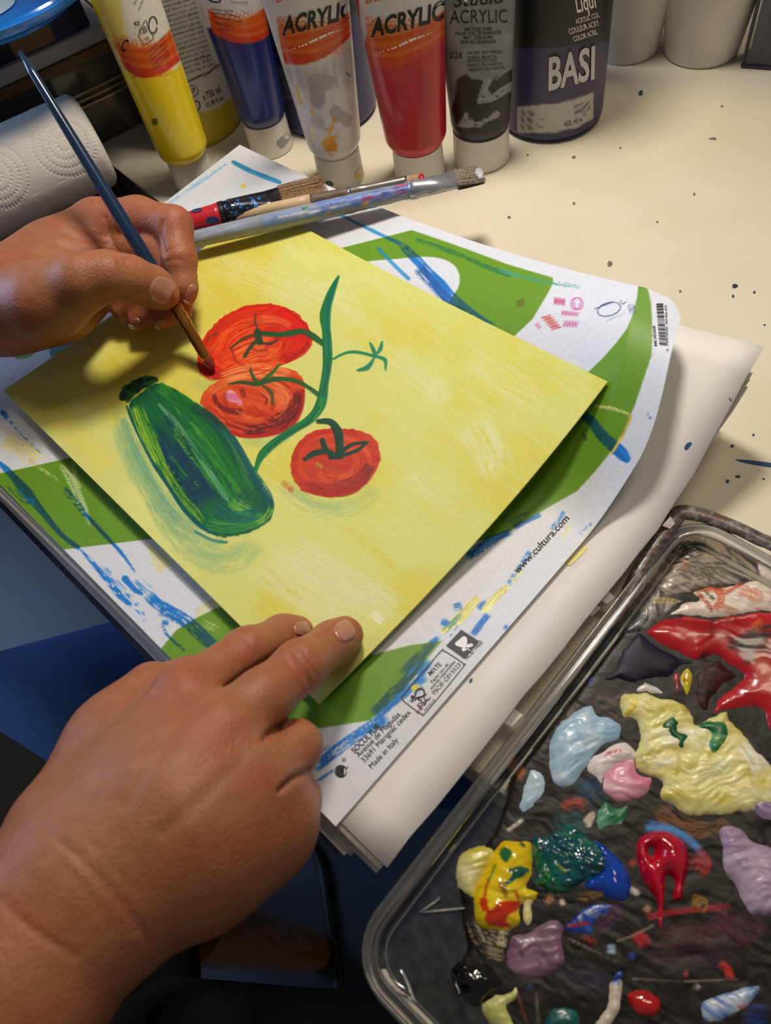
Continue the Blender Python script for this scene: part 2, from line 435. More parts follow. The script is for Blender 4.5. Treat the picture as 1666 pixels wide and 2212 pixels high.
cc.stroke(c1((570, 1080), (680, 1200), (800, 1340), (880, 1440), (950, 1500)), (3, 10, 14, 12, 6), BLUE, dry=0.36)
cc.stroke(c1((720, 1200), (800, 1290), (940, 1450), (1060, 1600)), 14, BLUE, dry=0.62)
cc.stroke(c1((430, 470), (520, 600), (580, 740), (620, 830), (650, 930)), (6, 18, 16, 10, 2), (196, 214, 158), 0.85, dry=0.28)
cc.stroke(c1((520, 450), (545, 560), (575, 660)), 8, (196, 214, 158), 0.6, dry=0.4)
cc.stroke(c1((270, 490), (350, 540), (420, 600)), 10, (186, 204, 128), 0.7, dry=0.5)
cc.stroke(c1((450, 640), (540, 740), (620, 850)), 14, ONG, 0.9, dry=0.5)
cc.stroke(c1((610, 830), (740, 970), (870, 1110), (970, 1248)), (9, 9, 8, 3), BLUE, over=ONG)
cc.stroke(c1((900, 1300), (960, 1370), (1020, 1410)), (14, 13, 6), BLUE, dry=0.12)
cc.stroke(c1((960, 1300), (1060, 1400), (1140, 1490)), 26, BLUE, dry=0.66)
cc.stroke(c1((1060, 1410), (1180, 1520), (1330, 1600), (1500, 1750), (1560, 1800)), (20, 30, 26, 26, 24), BLUE, dry=0.3, over=ONG)
cc.stroke(c1((1160, 1610), (1220, 1625)), 10, BLUE, dry=0.3)
cc.stroke(c1((1170, 1620), (1200, 1700), (1330, 1820)), 6, BLUE, dry=0.3, over=ONG)
cc.stroke(c1((1450, 1600), (1560, 1650), (1600, 1700)), 30, (196, 214, 158), 0.7, dry=0.62)
cc.stroke(c1((0, 80), (60, 150)), 12, BLUE, dry=0.3); cc.stroke(c1((60, 150), (150, 260), (290, 400)), 7, BLUE, dry=0.55)
cc.stroke(c6((860, 290), (1000, 360), (1150, 430)), (6, 7, 8), (60, 160, 218), over=(20, 110, 120))
cc.stroke(c6((1150, 430), (1250, 530), (1330, 620), (1420, 720), (1520, 790), (1600, 830)), (14, 20, 26, 28, 22, 16), BLUE, dry=0.26, over=(16, 92, 100))
cc.stroke(c6((1230, 540), (1320, 640), (1400, 730)), 22, (24, 90, 170), dry=0.42, over=ONG)
cc.stroke(c6((1048, 455), (1120, 530), (1190, 597)), 8, (50, 150, 214), 0.95, over=(30, 140, 160))
cc.stroke(c6((360, 45), (450, 90), (580, 140)), (9, 11, 8), (60, 160, 218))
cc.stroke(c6((50, 240), (100, 210), (240, 110), (330, 50)), 8, (90, 175, 222), dry=0.62)
cc.fill([(520 + x, 400 + y) for x, y in ((0, 0), (9, -2), (10, 5), (2, 6))], (240, 215, 70))
cc.stroke(c6((1220, 410), (1400, 470), (1560, 540), (1680, 585)), 10, (38, 120, 60), 0.9, dry=0.42)
cc.stroke(c7((150, 40), (300, 90), (480, 125), (640, 150)), 9, (60, 150, 150), 0.8, dry=0.5)
cc.stroke(c7((600, 820), (690, 870), (750, 950), (850, 1040), (885, 1078)), (18, 20, 26, 26, 18), BLUE, dry=0.1, over=(8, 90, 90))
cc.stroke(c7((905, 850), (880, 920), (830, 1010), (800, 1050)), (8, 5, 5, 4), (238, 208, 84))
cc.stroke(c7((720, 795), (800, 805), (900, 836)), (4, 7, 4), (206, 216, 130))
cc.stroke(c7((640, 930), (670, 980)), (4, 9), (60, 90, 50), dry=0.4)
for a, b in ((1085, 735), (1070, 790), (1005, 830), (1015, 850), (895, 780), (700, 1190), (730, 1210), (840, 1140), (960, 1100)):
    cc.stroke(c7((a, b), (a - 8, b + 14)), 3.5, BLUE if a > 890 and a != 960 else YP, dry=0.2)
cc.stroke(c2((90, 1430), (220, 1320), (350, 1230), (490, 1150)), (22, 26, 24, 26), BLUE, dry=0.36)
cc.stroke(c2((110, 1400), (200, 1320)), 26, (24, 80, 180), dry=0.55)
cc.stroke(c2((110, 1490), (200, 1430)), 6, BLUE, dry=0.3)
cc.stroke(c2((400, 1150), (560, 1000), (710, 840)), (26, 34, 24), BLUE, dry=0.25, over=(10, 90, 84))
cc.stroke(c2((560, 930), (660, 820), (760, 720)), (22, 22, 8), BLUE, dry=0.3, over=(10, 90, 84))
cc.stroke(c2((570, 1060), (690, 930)), 26, BLUE, dry=0.55)
cc.stroke(c2((780, 690), (870, 620), (950, 530)), (12, 22, 18), YP, dry=0.1)
cc.stroke(c2((830, 570), (880, 560)), 18, BLUE, dry=0.3); cc.stroke(c2((775, 670), (800, 630)), 14, BLUE, dry=0.25)
cc.stroke(c2((780, 700), (880, 600)), 10, (90, 160, 130), dry=0.4)
cc.stroke(c2((930, 720), (1020, 600)), 15, BLUE, dry=0.2); cc.stroke(c2((960, 580), (1010, 530)), 12, BLUE, dry=0.45)
cc.stroke(c2((800, 760), (870, 660)), 8, (24, 90, 170), dry=0.6)
cc.stroke(c2((1000, 580), (1060, 510), (1115, 465)), (16, 18, 12), YP, dry=0.1)
cc.stroke(c2((1125, 450), (1190, 350), (1245, 265)), 12, BLUE, dry=0.5); cc.stroke(c2((1140, 440), (1210, 370)), 14, YP, 0.8, dry=0.4)
cc.stroke(c2((900, 310), (1040, 210), (1145, 168)), (22, 20, 10), BLUE, dry=0.25, over=ONG)
cc.stroke(c2((1150, 145), (1300, 75)), (12, 8), BLUE, dry=0.2, over=ONG)
cc.stroke(c2((1120, 120), (1240, 65)), 8, ONG, dry=0.5)
cc.stroke(c2((1430, 335), (1500, 270), (1600, 150)), (12, 20, 16), YP, dry=0.15)
cc.stroke(c2((1350, 160), (1420, 60)), 9, BLUE, dry=0.55); cc.stroke(c2((1400, 220), (1450, 130)), 12, YP, 0.8, dry=0.5)
cc.stroke(c2((1500, 180), (1570, 120)), 6, BLUE, dry=0.6)
cc.stroke(c2((1120, 660), (1100, 690)), 8, BLUE, dry=0.35)
cc.stroke(c2((700, 1050), (640, 1130)), 3, (150, 40, 110)); cc.stroke(c2((610, 1010), (650, 980)), 14, (250, 226, 60), dry=0.2)
cc.stroke([(40, 765), (60, 762), (80, 740)], 22, (120, 170, 70), 0.9, dry=0.15); cc.stroke([(120, 760), (150, 735), (175, 715)], 26, (60, 140, 130), dry=0.15); cc.stroke([(150, 740), (190, 715)], 16, BLUE, dry=0.2)
# pen and pencil doodles near the bar code
def zig(x0, y0, x1, y1, amp, n):
    return [(x0 + (x1 - x0) * i / n + (0 if i % 2 else amp[0]), y0 + (y1 - y0) * i / n + (0 if i % 2 else amp[1])) for i in range(n + 1)]
def pen(pts, w, c, n=3): cc.stroke(pts, w, c, 0.9, soft=1.2, n=n, var=0.05)
pen(c7(*zig(420, 310, 480, 380, (55, -8), 11)), 2.6, (214, 84, 78)); pen(c7(*zig(388, 350, 405, 380, (20, -8), 5)), 1.8, (214, 110, 140))
pen(c7(*zig(490, 240, 550, 250, (6, -34), 9)), 2.4, (196, 62, 120)); pen(c7(*zig(530, 300, 620, 310, (6, -24), 12)), 2.0, (200, 70, 150)); pen(c7(*zig(540, 365, 618, 368, (6, -34), 10)), 2.0, (200, 70, 150))
pen(c7(*[(605 + 26 * math.cos(t) + t * 1.5, 240 + 32 * math.sin(t)) for t in np.linspace(0, 16, 40)]), 2.0, (206, 74, 170))
pen(c7(*[(790 + 62 * math.cos(t), 270 + 36 * math.sin(t) - 12 * math.cos(t)) for t in np.linspace(0, 8, 26)]), 2.4, (44, 68, 120))
pen(c7((715, 268), (760, 250), (810, 232)), 2.2, (44, 68, 120)); pen(c7((852, 222), (862, 242), (880, 232)), 2.0, (44, 68, 120))
for i in range(5): pen(c7((770 + i * 24, 335 - i * 11), (800 + i * 20, 325 - i * 9)), 1.3, (130, 150, 180))
pen(c7(*[(908 + 16 * math.cos(t) + t * 0.6, 250 + 14 * math.sin(t) + t * 2) for t in np.linspace(0, 19, 40)]), 1.4, (70, 100, 150))
pen(c7(*zig(290, 262, 330, 250, (4, -40), 9)), 1.8, (110, 100, 20))
# folded-over torn corner
cv2 = cv.copy()
cover = mesh_obj('cover', cv2, grid_faces(NU, NV), cover_m, pad, True, cc.c)

ink_m = material('black_print', (40, 40, 44), rough=0.6); white_m = material('white_print', (238, 238, 240), rough=0.6)
grey_ink = material('grey_print', (70, 70, 76), rough=0.6)
def put(body, p0, p1, h, **k): return lettering(body, p0, p1, h, cover, k.pop('mat', ink_m), pad_print, **k)
pad_print = cover
put('www.cultura.com', (1119, 1240), (1231, 1121), 15, bold=0.012)
put('SOCULTUR', (767, 1628), (824, 1571), 13, bold=0.012)
put('Avenue de Magudas', (776, 1637), (866, 1545), 12)
put('33691 Mérignac cedex', (788, 1648), (889, 1540), 12)
put('Made in Italy', (804, 1661), (862, 1600), 12)
put('®', (743, 1648), (750, 1641), 8, mat=grey_ink)
# acid free emblem: dark square with a white plant
sq = c2((874, 688), (967, 748), (892, 842), (795, 772))
q, f = disc_mesh(sq, 1, closed=False); decal('emblem', q, f, cover, grey_ink, pad_print, eps=0.0003)
for pl in (((850, 775), (842, 762), (858, 750), (880, 757), (876, 735), (888, 725), (903, 732), (906, 752), (898, 770), (905, 780), (885, 785)),
           ((905, 770), (930, 763), (937, 775), (915, 785), (905, 782)), ((880, 800), (878, 788), (896, 786), (903, 798), (890, 803))):
    q, f = disc_mesh(c2(*pl), 4); decal('emblem_leaf', q, f, cover, white_m, pad_print, eps=0.0006)
q, f = band_mesh(c2((885, 805), (905, 790), (920, 800)), 2.2); decal('emblem_leaf', q, f, cover, white_m, pad_print, eps=0.0006)
put('ACID FREE', (1009, 1426), (1044, 1388), 9, mat=grey_ink)
# forest label: rounded frame, tick-tree and lines of text
fr = c2((560, 1040), (575, 1025), (760, 808), (778, 800), (795, 806), (875, 858), (886, 872), (882, 888), (690, 1122), (668, 1132), (650, 1126), (578, 1072), (564, 1056), (560, 1040))
q, f = band_mesh(fr, 1.8, 5); decal('frame_line', q, f, cover, grey_ink, pad_print, eps=0.0003)
tree = c2((612, 1070), (620, 1055), (610, 1038), (628, 1045), (632, 1020), (650, 1000), (672, 1003), (680, 1025), (668, 1042), (648, 1045), (655, 1060), (640, 1048), (628, 1062))
q, f = band_mesh(tree, 3.2, 5); decal('emblem', q, f, cover, ink_m, pad_print, eps=0.0003)
put('FSC', (912, 1533), (932, 1506), 14, mat=grey_ink, bold=0.008)
put('www.fsc.org', (918, 1537), (940, 1512), 5, mat=grey_ink)
put('MIXTE', (931, 1460), (955, 1437), 10, bold=0.005)
put('Papier issu de', (935, 1476), (970, 1436), 7, mat=grey_ink)
put('sources responsables', (933, 1490), (985, 1430), 7, mat=grey_ink)
put('FSC® C015523', (940, 1501), (997, 1437), 9, mat=grey_ink)
# green dot recycling mark
def circ(cx_, cy_, r, t0, t1, n, rot=0): return [(cx_ + r * math.cos(t + rot), cy_ + r * math.sin(t + rot)) for t in np.linspace(t0, t1, n)]
q, f = band_mesh(circ(737, 1666, 12.5, 0.1, 6.1, 14), 2.2, 3); decal('recycling_mark', q, f, cover, ink_m, pad_print, eps=0.0003)
q, f = disc_mesh([(728, 1674), (727, 1662), (735, 1655), (744, 1656), (736, 1663), (738, 1672), (744, 1678), (735, 1679)], 3); decal('recycling_mark', q, f, cover, ink_m, pad_print, eps=0.0003)
q, f = band_mesh([(748, 1660), (752, 1656)], 3); decal('recycling_mark', q, f, cover, material('red_print', (214, 60, 80)), pad_print, eps=0.0003)
# bar code
random.seed(11)
a0, b0 = np.array(c7((1044, 242))[0]), np.array(c7((1082, 240))[0]); a1, b1 = np.array(c7((1062, 470))[0]), np.array(c7((1102, 475))[0])
t = 0.0; bq = []; bf = []
while t < 0.985:
    w = random.choice((0.010, 0.010, 0.020, 0.030))
    k = len(bq)
    for s in (t, t + w): bq += [a0 + (a1 - a0) * s, b0 + (b1 - b0) * s]
    bf.append((k, k + 1, k + 3, k + 2)); t += w + random.choice((0.010, 0.014, 0.022))
decal('bar_code', np.array(bq), bf, cover, ink_m, pad_print, eps=0.0003, smooth=False)
put('MO0368', (1420, 747), (1416, 704), 6, bold=0.01)
put('3 700408 404649', (1445, 759), (1441, 660), 5, mat=grey_ink)

# pages under the cover, each a sheet of its own, the backing board and torn tabs
def page(k, dx, dy, rot, w, d, zl, liftk, mat, name='page', th=0.0007):
    nu, nv = 26, 20
    u, v = np.meshgrid(np.linspace(0, w, nu), np.linspace(0, d, nv), indexing='ij'); u = u.ravel(); v = v.ravel()
    kk = np.clip(u / w, 0, 1) ** 2.4 * sstep(0.158, 0.246, v)
    x = u - w / 2; y = v - d / 2; c, s = math.cos(rot), math.sin(rot)
    X = -0.070 + dx + c * x - s * y - 0.006 * kk * liftk / 0.036; Y = 0.010 + dy + s * x + c * y
    jag = (vnoise(v * 700, u * 0, k) - 0.5) * 0.0012 * (u > w - 1e-6)
    Z = zl + liftk * kk + 0.002 * np.clip(v / d, 0, 1) ** 2
    top = np.stack([X + jag, Y, Z], 1); bot = top - [0, 0, th]
    V = np.concatenate([top, bot]); g = grid_faces(nu, nv); n = nu * nv
    i = np.arange(n).reshape(nu, nv); rim = np.concatenate([i[:, 0], i[-1, 1:], i[-2::-1, -1], i[0, -2:0:-1]])
    j = np.roll(rim, -1); side = np.stack([rim, rim + n, j + n, j], 1)
    o = mesh_obj(name, V, np.concatenate([g, g[:, ::-1] + n, side]), mat, pad, False)
    return o
rp = random.Random(5)
top_page = page(0, 0.0030, -0.0008, 0.016, 0.335, 0.236, 0.0150, 0.0345, paper_m)
for pl, c_ in (([(1576, 860), (1582, 860), (1591, 867), (1590, 871), (1583, 868), (1577, 864)], 'navy'), ([(1479, 966), (1486, 957), (1495, 956), (1494, 962), (1489, 965), (1486, 972), (1481, 973)], 'blue'), ([(1015, 1468), (1021, 1466), (1020, 1472), (1014, 1475)], 'teal')):
    q, f = disc_mesh(pl, 3); decal('paint_mark', q, f, top_page, speck_m[c_], top_page, eps=0.0003)
q, f = disc_mesh([(1225, 1218), (1236, 1208), (1262, 1180), (1268, 1186), (1250, 1206), (1232, 1222)], 3); decal('paint_mark', q, f, top_page, material('yellow_mark', (232, 216, 120)), top_page, eps=0.0003)
for k in range(1, 13):
    low = k > 6
    page(k, rp.uniform(-0.0008, 0.0008) + (0.0015 if not low else -0.010), rp.uniform(-0.0010, 0.0006) - (0.0022 if not low else 0.004), rp.uniform(-0.003, 0.003) + (0.014 if not low else 0.004),
         0.333, 0.2375, 0.0150 - 0.00105 * k, 0.0345 * (1 - 0.078 * k), edge_m if k % 3 else paper_m)
page(20, -0.013, -0.006, 0.0, 0.335, 0.24, 0.0016, 0.004, board_m, 'backing_board', 0.0014)
# torn strips of old sheets hanging out of the binding on the right-hand side
for i, (x, y, l, w, z) in enumerate(((1302, 1282, 34, 26, 0.012), (1270, 1312, 26, 18, 0.010), (1100, 1548, 40, 16, 0.012), (980, 1652, 26, 18, 0.010), (915, 1722, 22, 18, 0.008), (868, 1770, 22, 16, 0.008), (1205, 1395, 24, 8, 0.012), (1440, 1125, 26, 12, 0.016))):
    a = rp.uniform(-0.2, 0.3); e = np.array([0.66, -0.75]); n_ = np.array([0.75, 0.66])
    c = np.array([x, y]) + n_ * 12; pts = [c - e * l / 2 - n_ * w, c + e * l / 2 - n_ * w, c + e * l * (0.42 + a) + n_ * w / 2, c - e * l * 0.3 + n_ * w * 0.4]
    v = [P(*p, z + (0 if j < 2 else -0.002 + 0.003 * a)) for j, p in enumerate(pts)]
    V = np.array(v + [p - np.array([0, 0, 0.0004]) for p in v])
    mesh_obj('torn_paper_tab', V, [(0, 1, 2, 3), (7, 6, 5, 4), (0, 4, 5, 1), (1, 5, 6, 2), (2, 6, 7, 3), (3, 7, 4, 0)], paper_m, pad, False)

# ================================================================== painted yellow sheet
SQ = [P(8, 845, 0.0235), P(566, 440, 0.0275), P(1313, 826, 0.0475), P(690, 1522, 0.0205)]
NU, NV = 690, 515
S, T = np.meshgrid(np.linspace(0, 1, NU), np.linspace(0, 1, NV), indexing='ij'); S = S.ravel(); T = T.ravel()
def sheet_pt(s, t):
    s = np.atleast_1d(s); t = np.atleast_1d(t)
    xy = (SQ[0][:2] * ((1 - s) * (1 - t))[:, None] + SQ[1][:2] * ((1 - s) * t)[:, None] + SQ[2][:2] * (s * t)[:, None] + SQ[3][:2] * (s * (1 - t))[:, None])
    zl = SQ[0][2] + (SQ[1][2] - SQ[0][2]) * t ** 1.5 - 0.0012 * np.sin(math.pi * t)
    zr = SQ[3][2] + (SQ[2][2] - SQ[3][2]) * t ** 2.6
    z = zl + (zr - zl) * s ** 1.5
    cz = cover_pt(xy[:, 0] + 0.243, xy[:, 1] + 0.1085)[:, 2] + 0.0012
    z = np.maximum(z, cz) + 0.0005
    return np.concatenate([xy, z[:, None]], 1)
sv = sheet_pt(S, T)
sc = Canvas(to_px(sv), (224, 226, 128))
q = sc.q
n1 = fbm(q[:, 0] / 150, q[:, 1] / 150, 3, 4); n2 = fbm((q[:, 0] * 0.8 + q[:, 1] * 0.6) / 160, (q[:, 1] * 0.8 - q[:, 0] * 0.6) / 12, 8, 3)
k = sstep(0.40, 0.75, n1)[:, None]; sc.c = sc.c * (1 - k) + np.array([226, 216, 90]) * k
k = (0.5 * sstep(0.5, 0.8, n2))[:, None]; sc.c = sc.c * (1 - k) + np.array([228, 227, 148]) * k
YD = (226, 204, 62); YW = (232, 232, 172)
for pts, w, c, a, d in (([(560, 470), (520, 600), (600, 660)], 130, YD, 0.5, 0.2), ([(450, 560), (620, 620), (800, 690)], 60, YW, 0.45, 0.35), ([(190, 880), (330, 800), (420, 900)], 120, YD, 0.45, 0.2),
                        ([(1010, 900), (1050, 960), (1080, 1040)], 70, YW, 0.8, 0.4), ([(930, 820), (960, 880)], 50, YW, 0.7, 0.4), ([(620, 1180), (720, 1240), (860, 1330)], 70, YW, 0.8, 0.3),
                        ([(560, 1200), (700, 1300), (780, 1330)], 90, YW, 0.7, 0.3), ([(740, 1130), (860, 1230)], 30, YD, 0.3, 0.4), ([(880, 1000), (1010, 1120)], 60, YW, 0.3, 0.4),
                        ([(840, 760), (950, 850)], 50, YW, 0.5, 0.4), ([(1000, 780), (1180, 870)], 60, YW, 0.4, 0.45), ([(560, 500), (700, 580)], 30, YW, 0.5, 0.5), ([(760, 1390), (720, 1440)], 50, YD, 0.5, 0.3),
                        ([(800, 1320), (830, 1350)], 22, (255, 252, 236), 0.8, 0.45), ([(600, 640), (840, 600)], 40, YW, 0.35, 0.4), ([(260, 1050), (420, 1260)], 50, (238, 236, 150), 0.6, 0.3), ([(100, 880), (240, 1020)], 40, (238, 224, 104), 0.6, 0.3)):
    sc.stroke(pts, w, c, a, dry=d, soft=26, var=0.02)
def c8(*p): return [(220 + x * 0.3962, 560 + y * 0.3962) for x, y in p]
WASH = (112, 168, 130)
# wash of shadow colour left of and under the courgette
for pts, w, a in ((((100, 880), (170, 1080), (260, 1250), (380, 1420), (520, 1520)), 46, 0.55), (((90, 780), (120, 920), (190, 1100)), 30, 0.4), (((280, 1290), (370, 1480), (480, 1600), (620, 1660), (760, 1640), (840, 1530)), 40, 0.4),
                  (((150, 1000), (290, 1250), (430, 1430), (560, 1520), (690, 1550)), 40, 0.55), (((470, 1560), (620, 1620), (770, 1560)), 20, 0.5), (((500, 640), (560, 690), (640, 690)), 26, 0.3), (((520, 520), (510, 590)), 22, 0.35),
                  (((980, 1210), (1100, 1320), (1250, 1370), (1420, 1330), (1500, 1230)), 36, 0.3), (((760, 970), (900, 1000), (1030, 950)), 26, 0.35), (((1020, 1240), (1160, 1330), (1320, 1350)), 22, 0.3)):
    sc.stroke(c8(*pts), w, WASH, a * 0.72, dry=0.36, soft=9, var=0.15, streak=0.09)
sc.stroke(c8((110, 860), (190, 1060), (300, 1270), (430, 1430)), 14, (84, 150, 130), 0.5, dry=0.42)
# courgette
CB = c8((150, 790), (200, 740), (290, 680), (360, 690), (470, 760), (560, 830), (640, 890), (700, 960), (760, 1070), (830, 1170), (890, 1270), (930, 1330), (932, 1400), (880, 1450), (800, 1490), (700, 1515), (600, 1500), (500, 1430), (420, 1330), (330, 1200), (250, 1070), (200, 960), (160, 860))
sc.fill(CB, (22, 112, 52), rag=3, col2=(10, 92, 60), ang=1.02, fr=(6, 70), thick=0.00012)
for pts, w, c, d, a in ((((190, 790), (260, 960), (350, 1140), (450, 1300), (560, 1440)), (20, 26, 24, 22, 14), (112, 168, 40), 0.36, 0.9),
                        (((170, 800), (220, 960), (300, 1120)), 16, (150, 190, 50), 0.5, 0.9),
                        (((260, 760), (360, 900), (480, 1080), (600, 1270)), 40, (14, 100, 56), 0.3, 0.8),
                        (((330, 930), (400, 1060), (490, 1210), (590, 1350)), (30, 54, 56, 44), (8, 52, 84), 0.26, 0.95),
                        (((300, 880), (380, 980), (430, 1100)), 40, (10, 70, 76), 0.4, 0.8),
                        (((520, 1260), (600, 1380), (640, 1440)), 40, (10, 60, 90), 0.5, 0.8),
                        (((330, 720), (450, 800), (560, 930), (680, 1100), (780, 1270)), 36, (16, 112, 44), 0.34, 0.9),
                        (((470, 900), (580, 1040), (660, 1160), (740, 1300)), 26, (34, 128, 40), 0.42, 0.9),
                        (((480, 790), (620, 900), (720, 1050), (820, 1200)), 22, (10, 78, 58), 0.32, 0.9),
                        (((560, 830), (690, 960), (800, 1140), (900, 1290), (920, 1380)), (14, 20, 22, 22, 16), (4, 86, 84), 0.24, 0.95),
                        (((640, 900), (740, 1080), (830, 1260)), 12, (60, 120, 60), 0.55, 0.9),
                        (((690, 1300), (770, 1360), (830, 1380)), 34, (110, 168, 66), 0.52, 0.8),
                        (((560, 1440), (680, 1460), (800, 1440), (900, 1400)), 26, (52, 142, 66), 0.34, 0.9),
                        (((840, 1440), (900, 1400), (925, 1350)), 12, (140, 188, 60), 0.4, 0.8),
                        (((600, 1340), (700, 1400), (800, 1400), (880, 1370)), 28, (6, 100, 96), 0.45, 0.8),
                        (((480, 1180), (560, 1300)), 20, (150, 190, 90), 0.72, 0.9), (((290, 1040), (340, 1140), (400, 1240)), 22, (190, 206, 70), 0.7, 0.9),
                        (((300, 690), (380, 740)), 26, (40, 130, 40), 0.35, 0.9), (((540, 820), (600, 850), (680, 930)), 18, (30, 60, 50), 0.25, 0.9)):
    sc.stroke(c8(*pts), w, c, a, dry=d, soft=3, thick=0.00018)
sc.stroke(c8((310, 790), (400, 890), (480, 1000), (540, 1090), (600, 1180), (660, 1270), (690, 1320)), (5, 12, 9, 12, 13, 14, 4), (104, 166, 124), 0.85, dry=0.06, thick=0.00015)
sc.stroke(c8((135, 800), (160, 870), (210, 980), (280, 1110), (370, 1250), (450, 1370), (540, 1460), (630, 1505)), (4, 5, 5, 6, 7, 7, 6, 4), (4, 88, 100), 0.95, dry=0.1)
sc.stroke(c8((500, 1480), (600, 1530), (690, 1545)), 6, (20, 110, 120), 0.7, dry=0.2)
sc.fill(c8((100, 750), (110, 710), (160, 665), (230, 638), (290, 640), (310, 665), (250, 700), (190, 730), (150, 775), (110, 770)), (16, 72, 40), rag=4, col2=(40, 110, 60), fr=(10, 20))
for x, y in ((150, 700), (210, 670), (260, 655), (130, 740), (200, 720)): sc.stroke(c8((x - 20, y + 8), (x + 14, y - 10)), 7, (6, 38, 28), 0.9, dry=0.2)
rb2 = random.Random(21)
for i in range(46):
    t0_ = rb2.uniform(0.05, 0.75); sp_ = rb2.uniform(-0.42, 0.42); ax0, ax1 = np.array((255.0, 760.0)), np.array((760.0, 1440.0)); dr_ = ax1 - ax0; nr_ = np.array((-dr_[1], dr_[0])) / np.hypot(*dr_)
    wd_ = 330 * (0.75 + 0.35 * t0_); a_ = ax0 + dr_ * t0_ + nr_ * sp_ * -wd_ * 0.9; b_ = a_ + dr_ * rb2.uniform(0.1, 0.22)
    sc.stroke(c8(tuple(a_), tuple((a_ + b_) / 2 + nr_ * rb2.uniform(-6, 6)), tuple(b_)), rb2.uniform(5, 13), rb2.choice(((8, 74, 50), (6, 60, 70), (40, 130, 46), (90, 156, 44), (12, 96, 60))), 0.75, dry=0.5, soft=2, thick=0.00015)
# tomatoes
T1 = c8((520, 560), (540, 470), (600, 370), (700, 290), (820, 250), (920, 245), (1010, 265), (1080, 310), (1130, 370), (1150, 420), (1140, 470), (1080, 530), (1000, 570), (900, 590), (780, 610), (700, 640), (650, 655), (590, 650), (540, 620))
sc.fill(T1, (228, 42, 12), rag=3, col2=(206, 26, 10), ang=-0.5, fr=(6, 80), thick=0.0001)
for pts, w, c, d, a in ((((600, 560), (680, 420), (800, 350), (960, 330)), (40, 60, 44, 30), (236, 84, 24), 0.34, 0.9), (((640, 600), (780, 540), (900, 540), (1000, 520)), 40, (234, 88, 20), 0.3, 0.9),
                        (((700, 560), (820, 500), (960, 470)), 50, (240, 106, 44), 0.4, 0.9), (((560, 480), (640, 380), (780, 290), (920, 270)), 22, (216, 40, 10), 0.3, 0.9), (((960, 290), (1080, 380), (1080, 480)), 34, (226, 20, 8), 0.2, 0.95),
                        (((850, 340), (950, 330), (1040, 370)), 14, (226, 100, 60), 0.4, 0.8), (((540, 600), (600, 640), (660, 630)), 18, (190, 30, 16), 0.3, 0.9), (((990, 560), (1090, 510), (1140, 450)), 12, (196, 18, 8), 0.2, 0.9),
                        (((570, 450), (600, 420), (640, 400)), 6, (120, 60, 30), 0.3, 0.8), (((710, 480), (730, 550), (780, 585)), 4, (150, 30, 16), 0.2, 0.8), (((810, 485), (850, 500), (910, 495)), 4, (150, 30, 16), 0.2, 0.8), (((995, 450), (990, 510), (970, 560)), 4, (160, 26, 12), 0.2, 0.8),
                        (((690, 380), (780, 350), (900, 350), (990, 400)), 3, (160, 60, 30), 0.3, 0.7)):
    sc.stroke(c8(*pts), w, c, a, dry=d, soft=3, thick=0.00014)
T2 = c8((535, 770), (570, 710), (640, 660), (720, 620), (830, 590), (960, 590), (1050, 610), (1100, 660), (1105, 730), (1090, 820), (1060, 890), (1000, 930), (900, 960), (800, 970), (720, 955), (660, 890), (600, 840), (550, 800))
sc.fill(T2, (226, 84, 34), rag=3, col2=(216, 64, 24), ang=0.3, fr=(6, 70), thick=0.0001)
for pts, w, c, d, a in ((((640, 660), (760, 620), (900, 610), (1040, 640)), 30, (236, 136, 76), 0.36, 0.9), (((900, 720), (980, 760), (960, 830)), 50, (230, 110, 56), 0.36, 0.9),
                        (((1085, 700), (1060, 800), (980, 880), (870, 930), (760, 935)), (16, 30, 36, 28, 18), (104, 18, 26), 0.24, 0.95), (((1100, 720), (1085, 830), (1020, 920), (900, 958), (780, 965), (710, 945)), 8, (186, 26, 22), 0.15, 0.95),
                        (((580, 760), (640, 700), (720, 670)), 26, (224, 104, 50), 0.36, 0.9), (((610, 730), (630, 790), (690, 825), (775, 835)), (8, 12, 14, 12), (120, 26, 22), 0.25, 0.95),
                        (((800, 800), (850, 850), (940, 880)), 24, (196, 48, 18), 0.25, 0.9), (((670, 880), (760, 910), (860, 920)), 16, (150, 26, 20), 0.3, 0.9), (((760, 700), (780, 760)), 10, (120, 40, 24), 0.3, 0.9), (((860, 720), (900, 760), (890, 800)), 6, (140, 40, 20), 0.3, 0.9),
                        (((700, 860), (800, 880), (900, 870)), 14, (210, 70, 26), 0.4, 0.9), (((560, 790), (640, 850), (720, 900)), 10, (200, 50, 24), 0.3, 0.9)):
    sc.stroke(c8(*pts), w, c, a, dry=d, soft=3, thick=0.00014)
sc.fill(c8((672, 740), (700, 715), (735, 740), (760, 775), (768, 800), (730, 790), (690, 775)), (222, 116, 156), rag=3, col2=(236, 150, 180), thick=0.0002)
T3 = c8((1030, 1130), (1050, 1040), (1100, 970), (1180, 930), (1300, 920), (1420, 940), (1490, 980), (1520, 1060), (1505, 1140), (1440, 1220), (1340, 1270), (1230, 1290), (1140, 1275), (1080, 1240), (1040, 1190))
sc.stroke(c8((985, 1205), (1010, 1240), (1050, 1262)), 12, (200, 60, 30), 0.8, dry=0.5)
sc.fill(T3, (210, 62, 30), rag=3, col2=(196, 46, 26), ang=0.15, fr=(5, 60), thick=0.0001)
for k_, (ry, c) in enumerate(((0.92, (190, 40, 24)), (0.8, (216, 74, 36)), (0.66, (204, 60, 30)), (0.5, (220, 86, 44)))):
    sc.stroke(c8(*[(1270 + 240 * ry * math.cos(t), 1105 + 180 * ry * math.sin(t)) for t in np.linspace(0.4 + k_, 5.8 + k_, 14)]), 12, c, 0.8, dry=0.45)
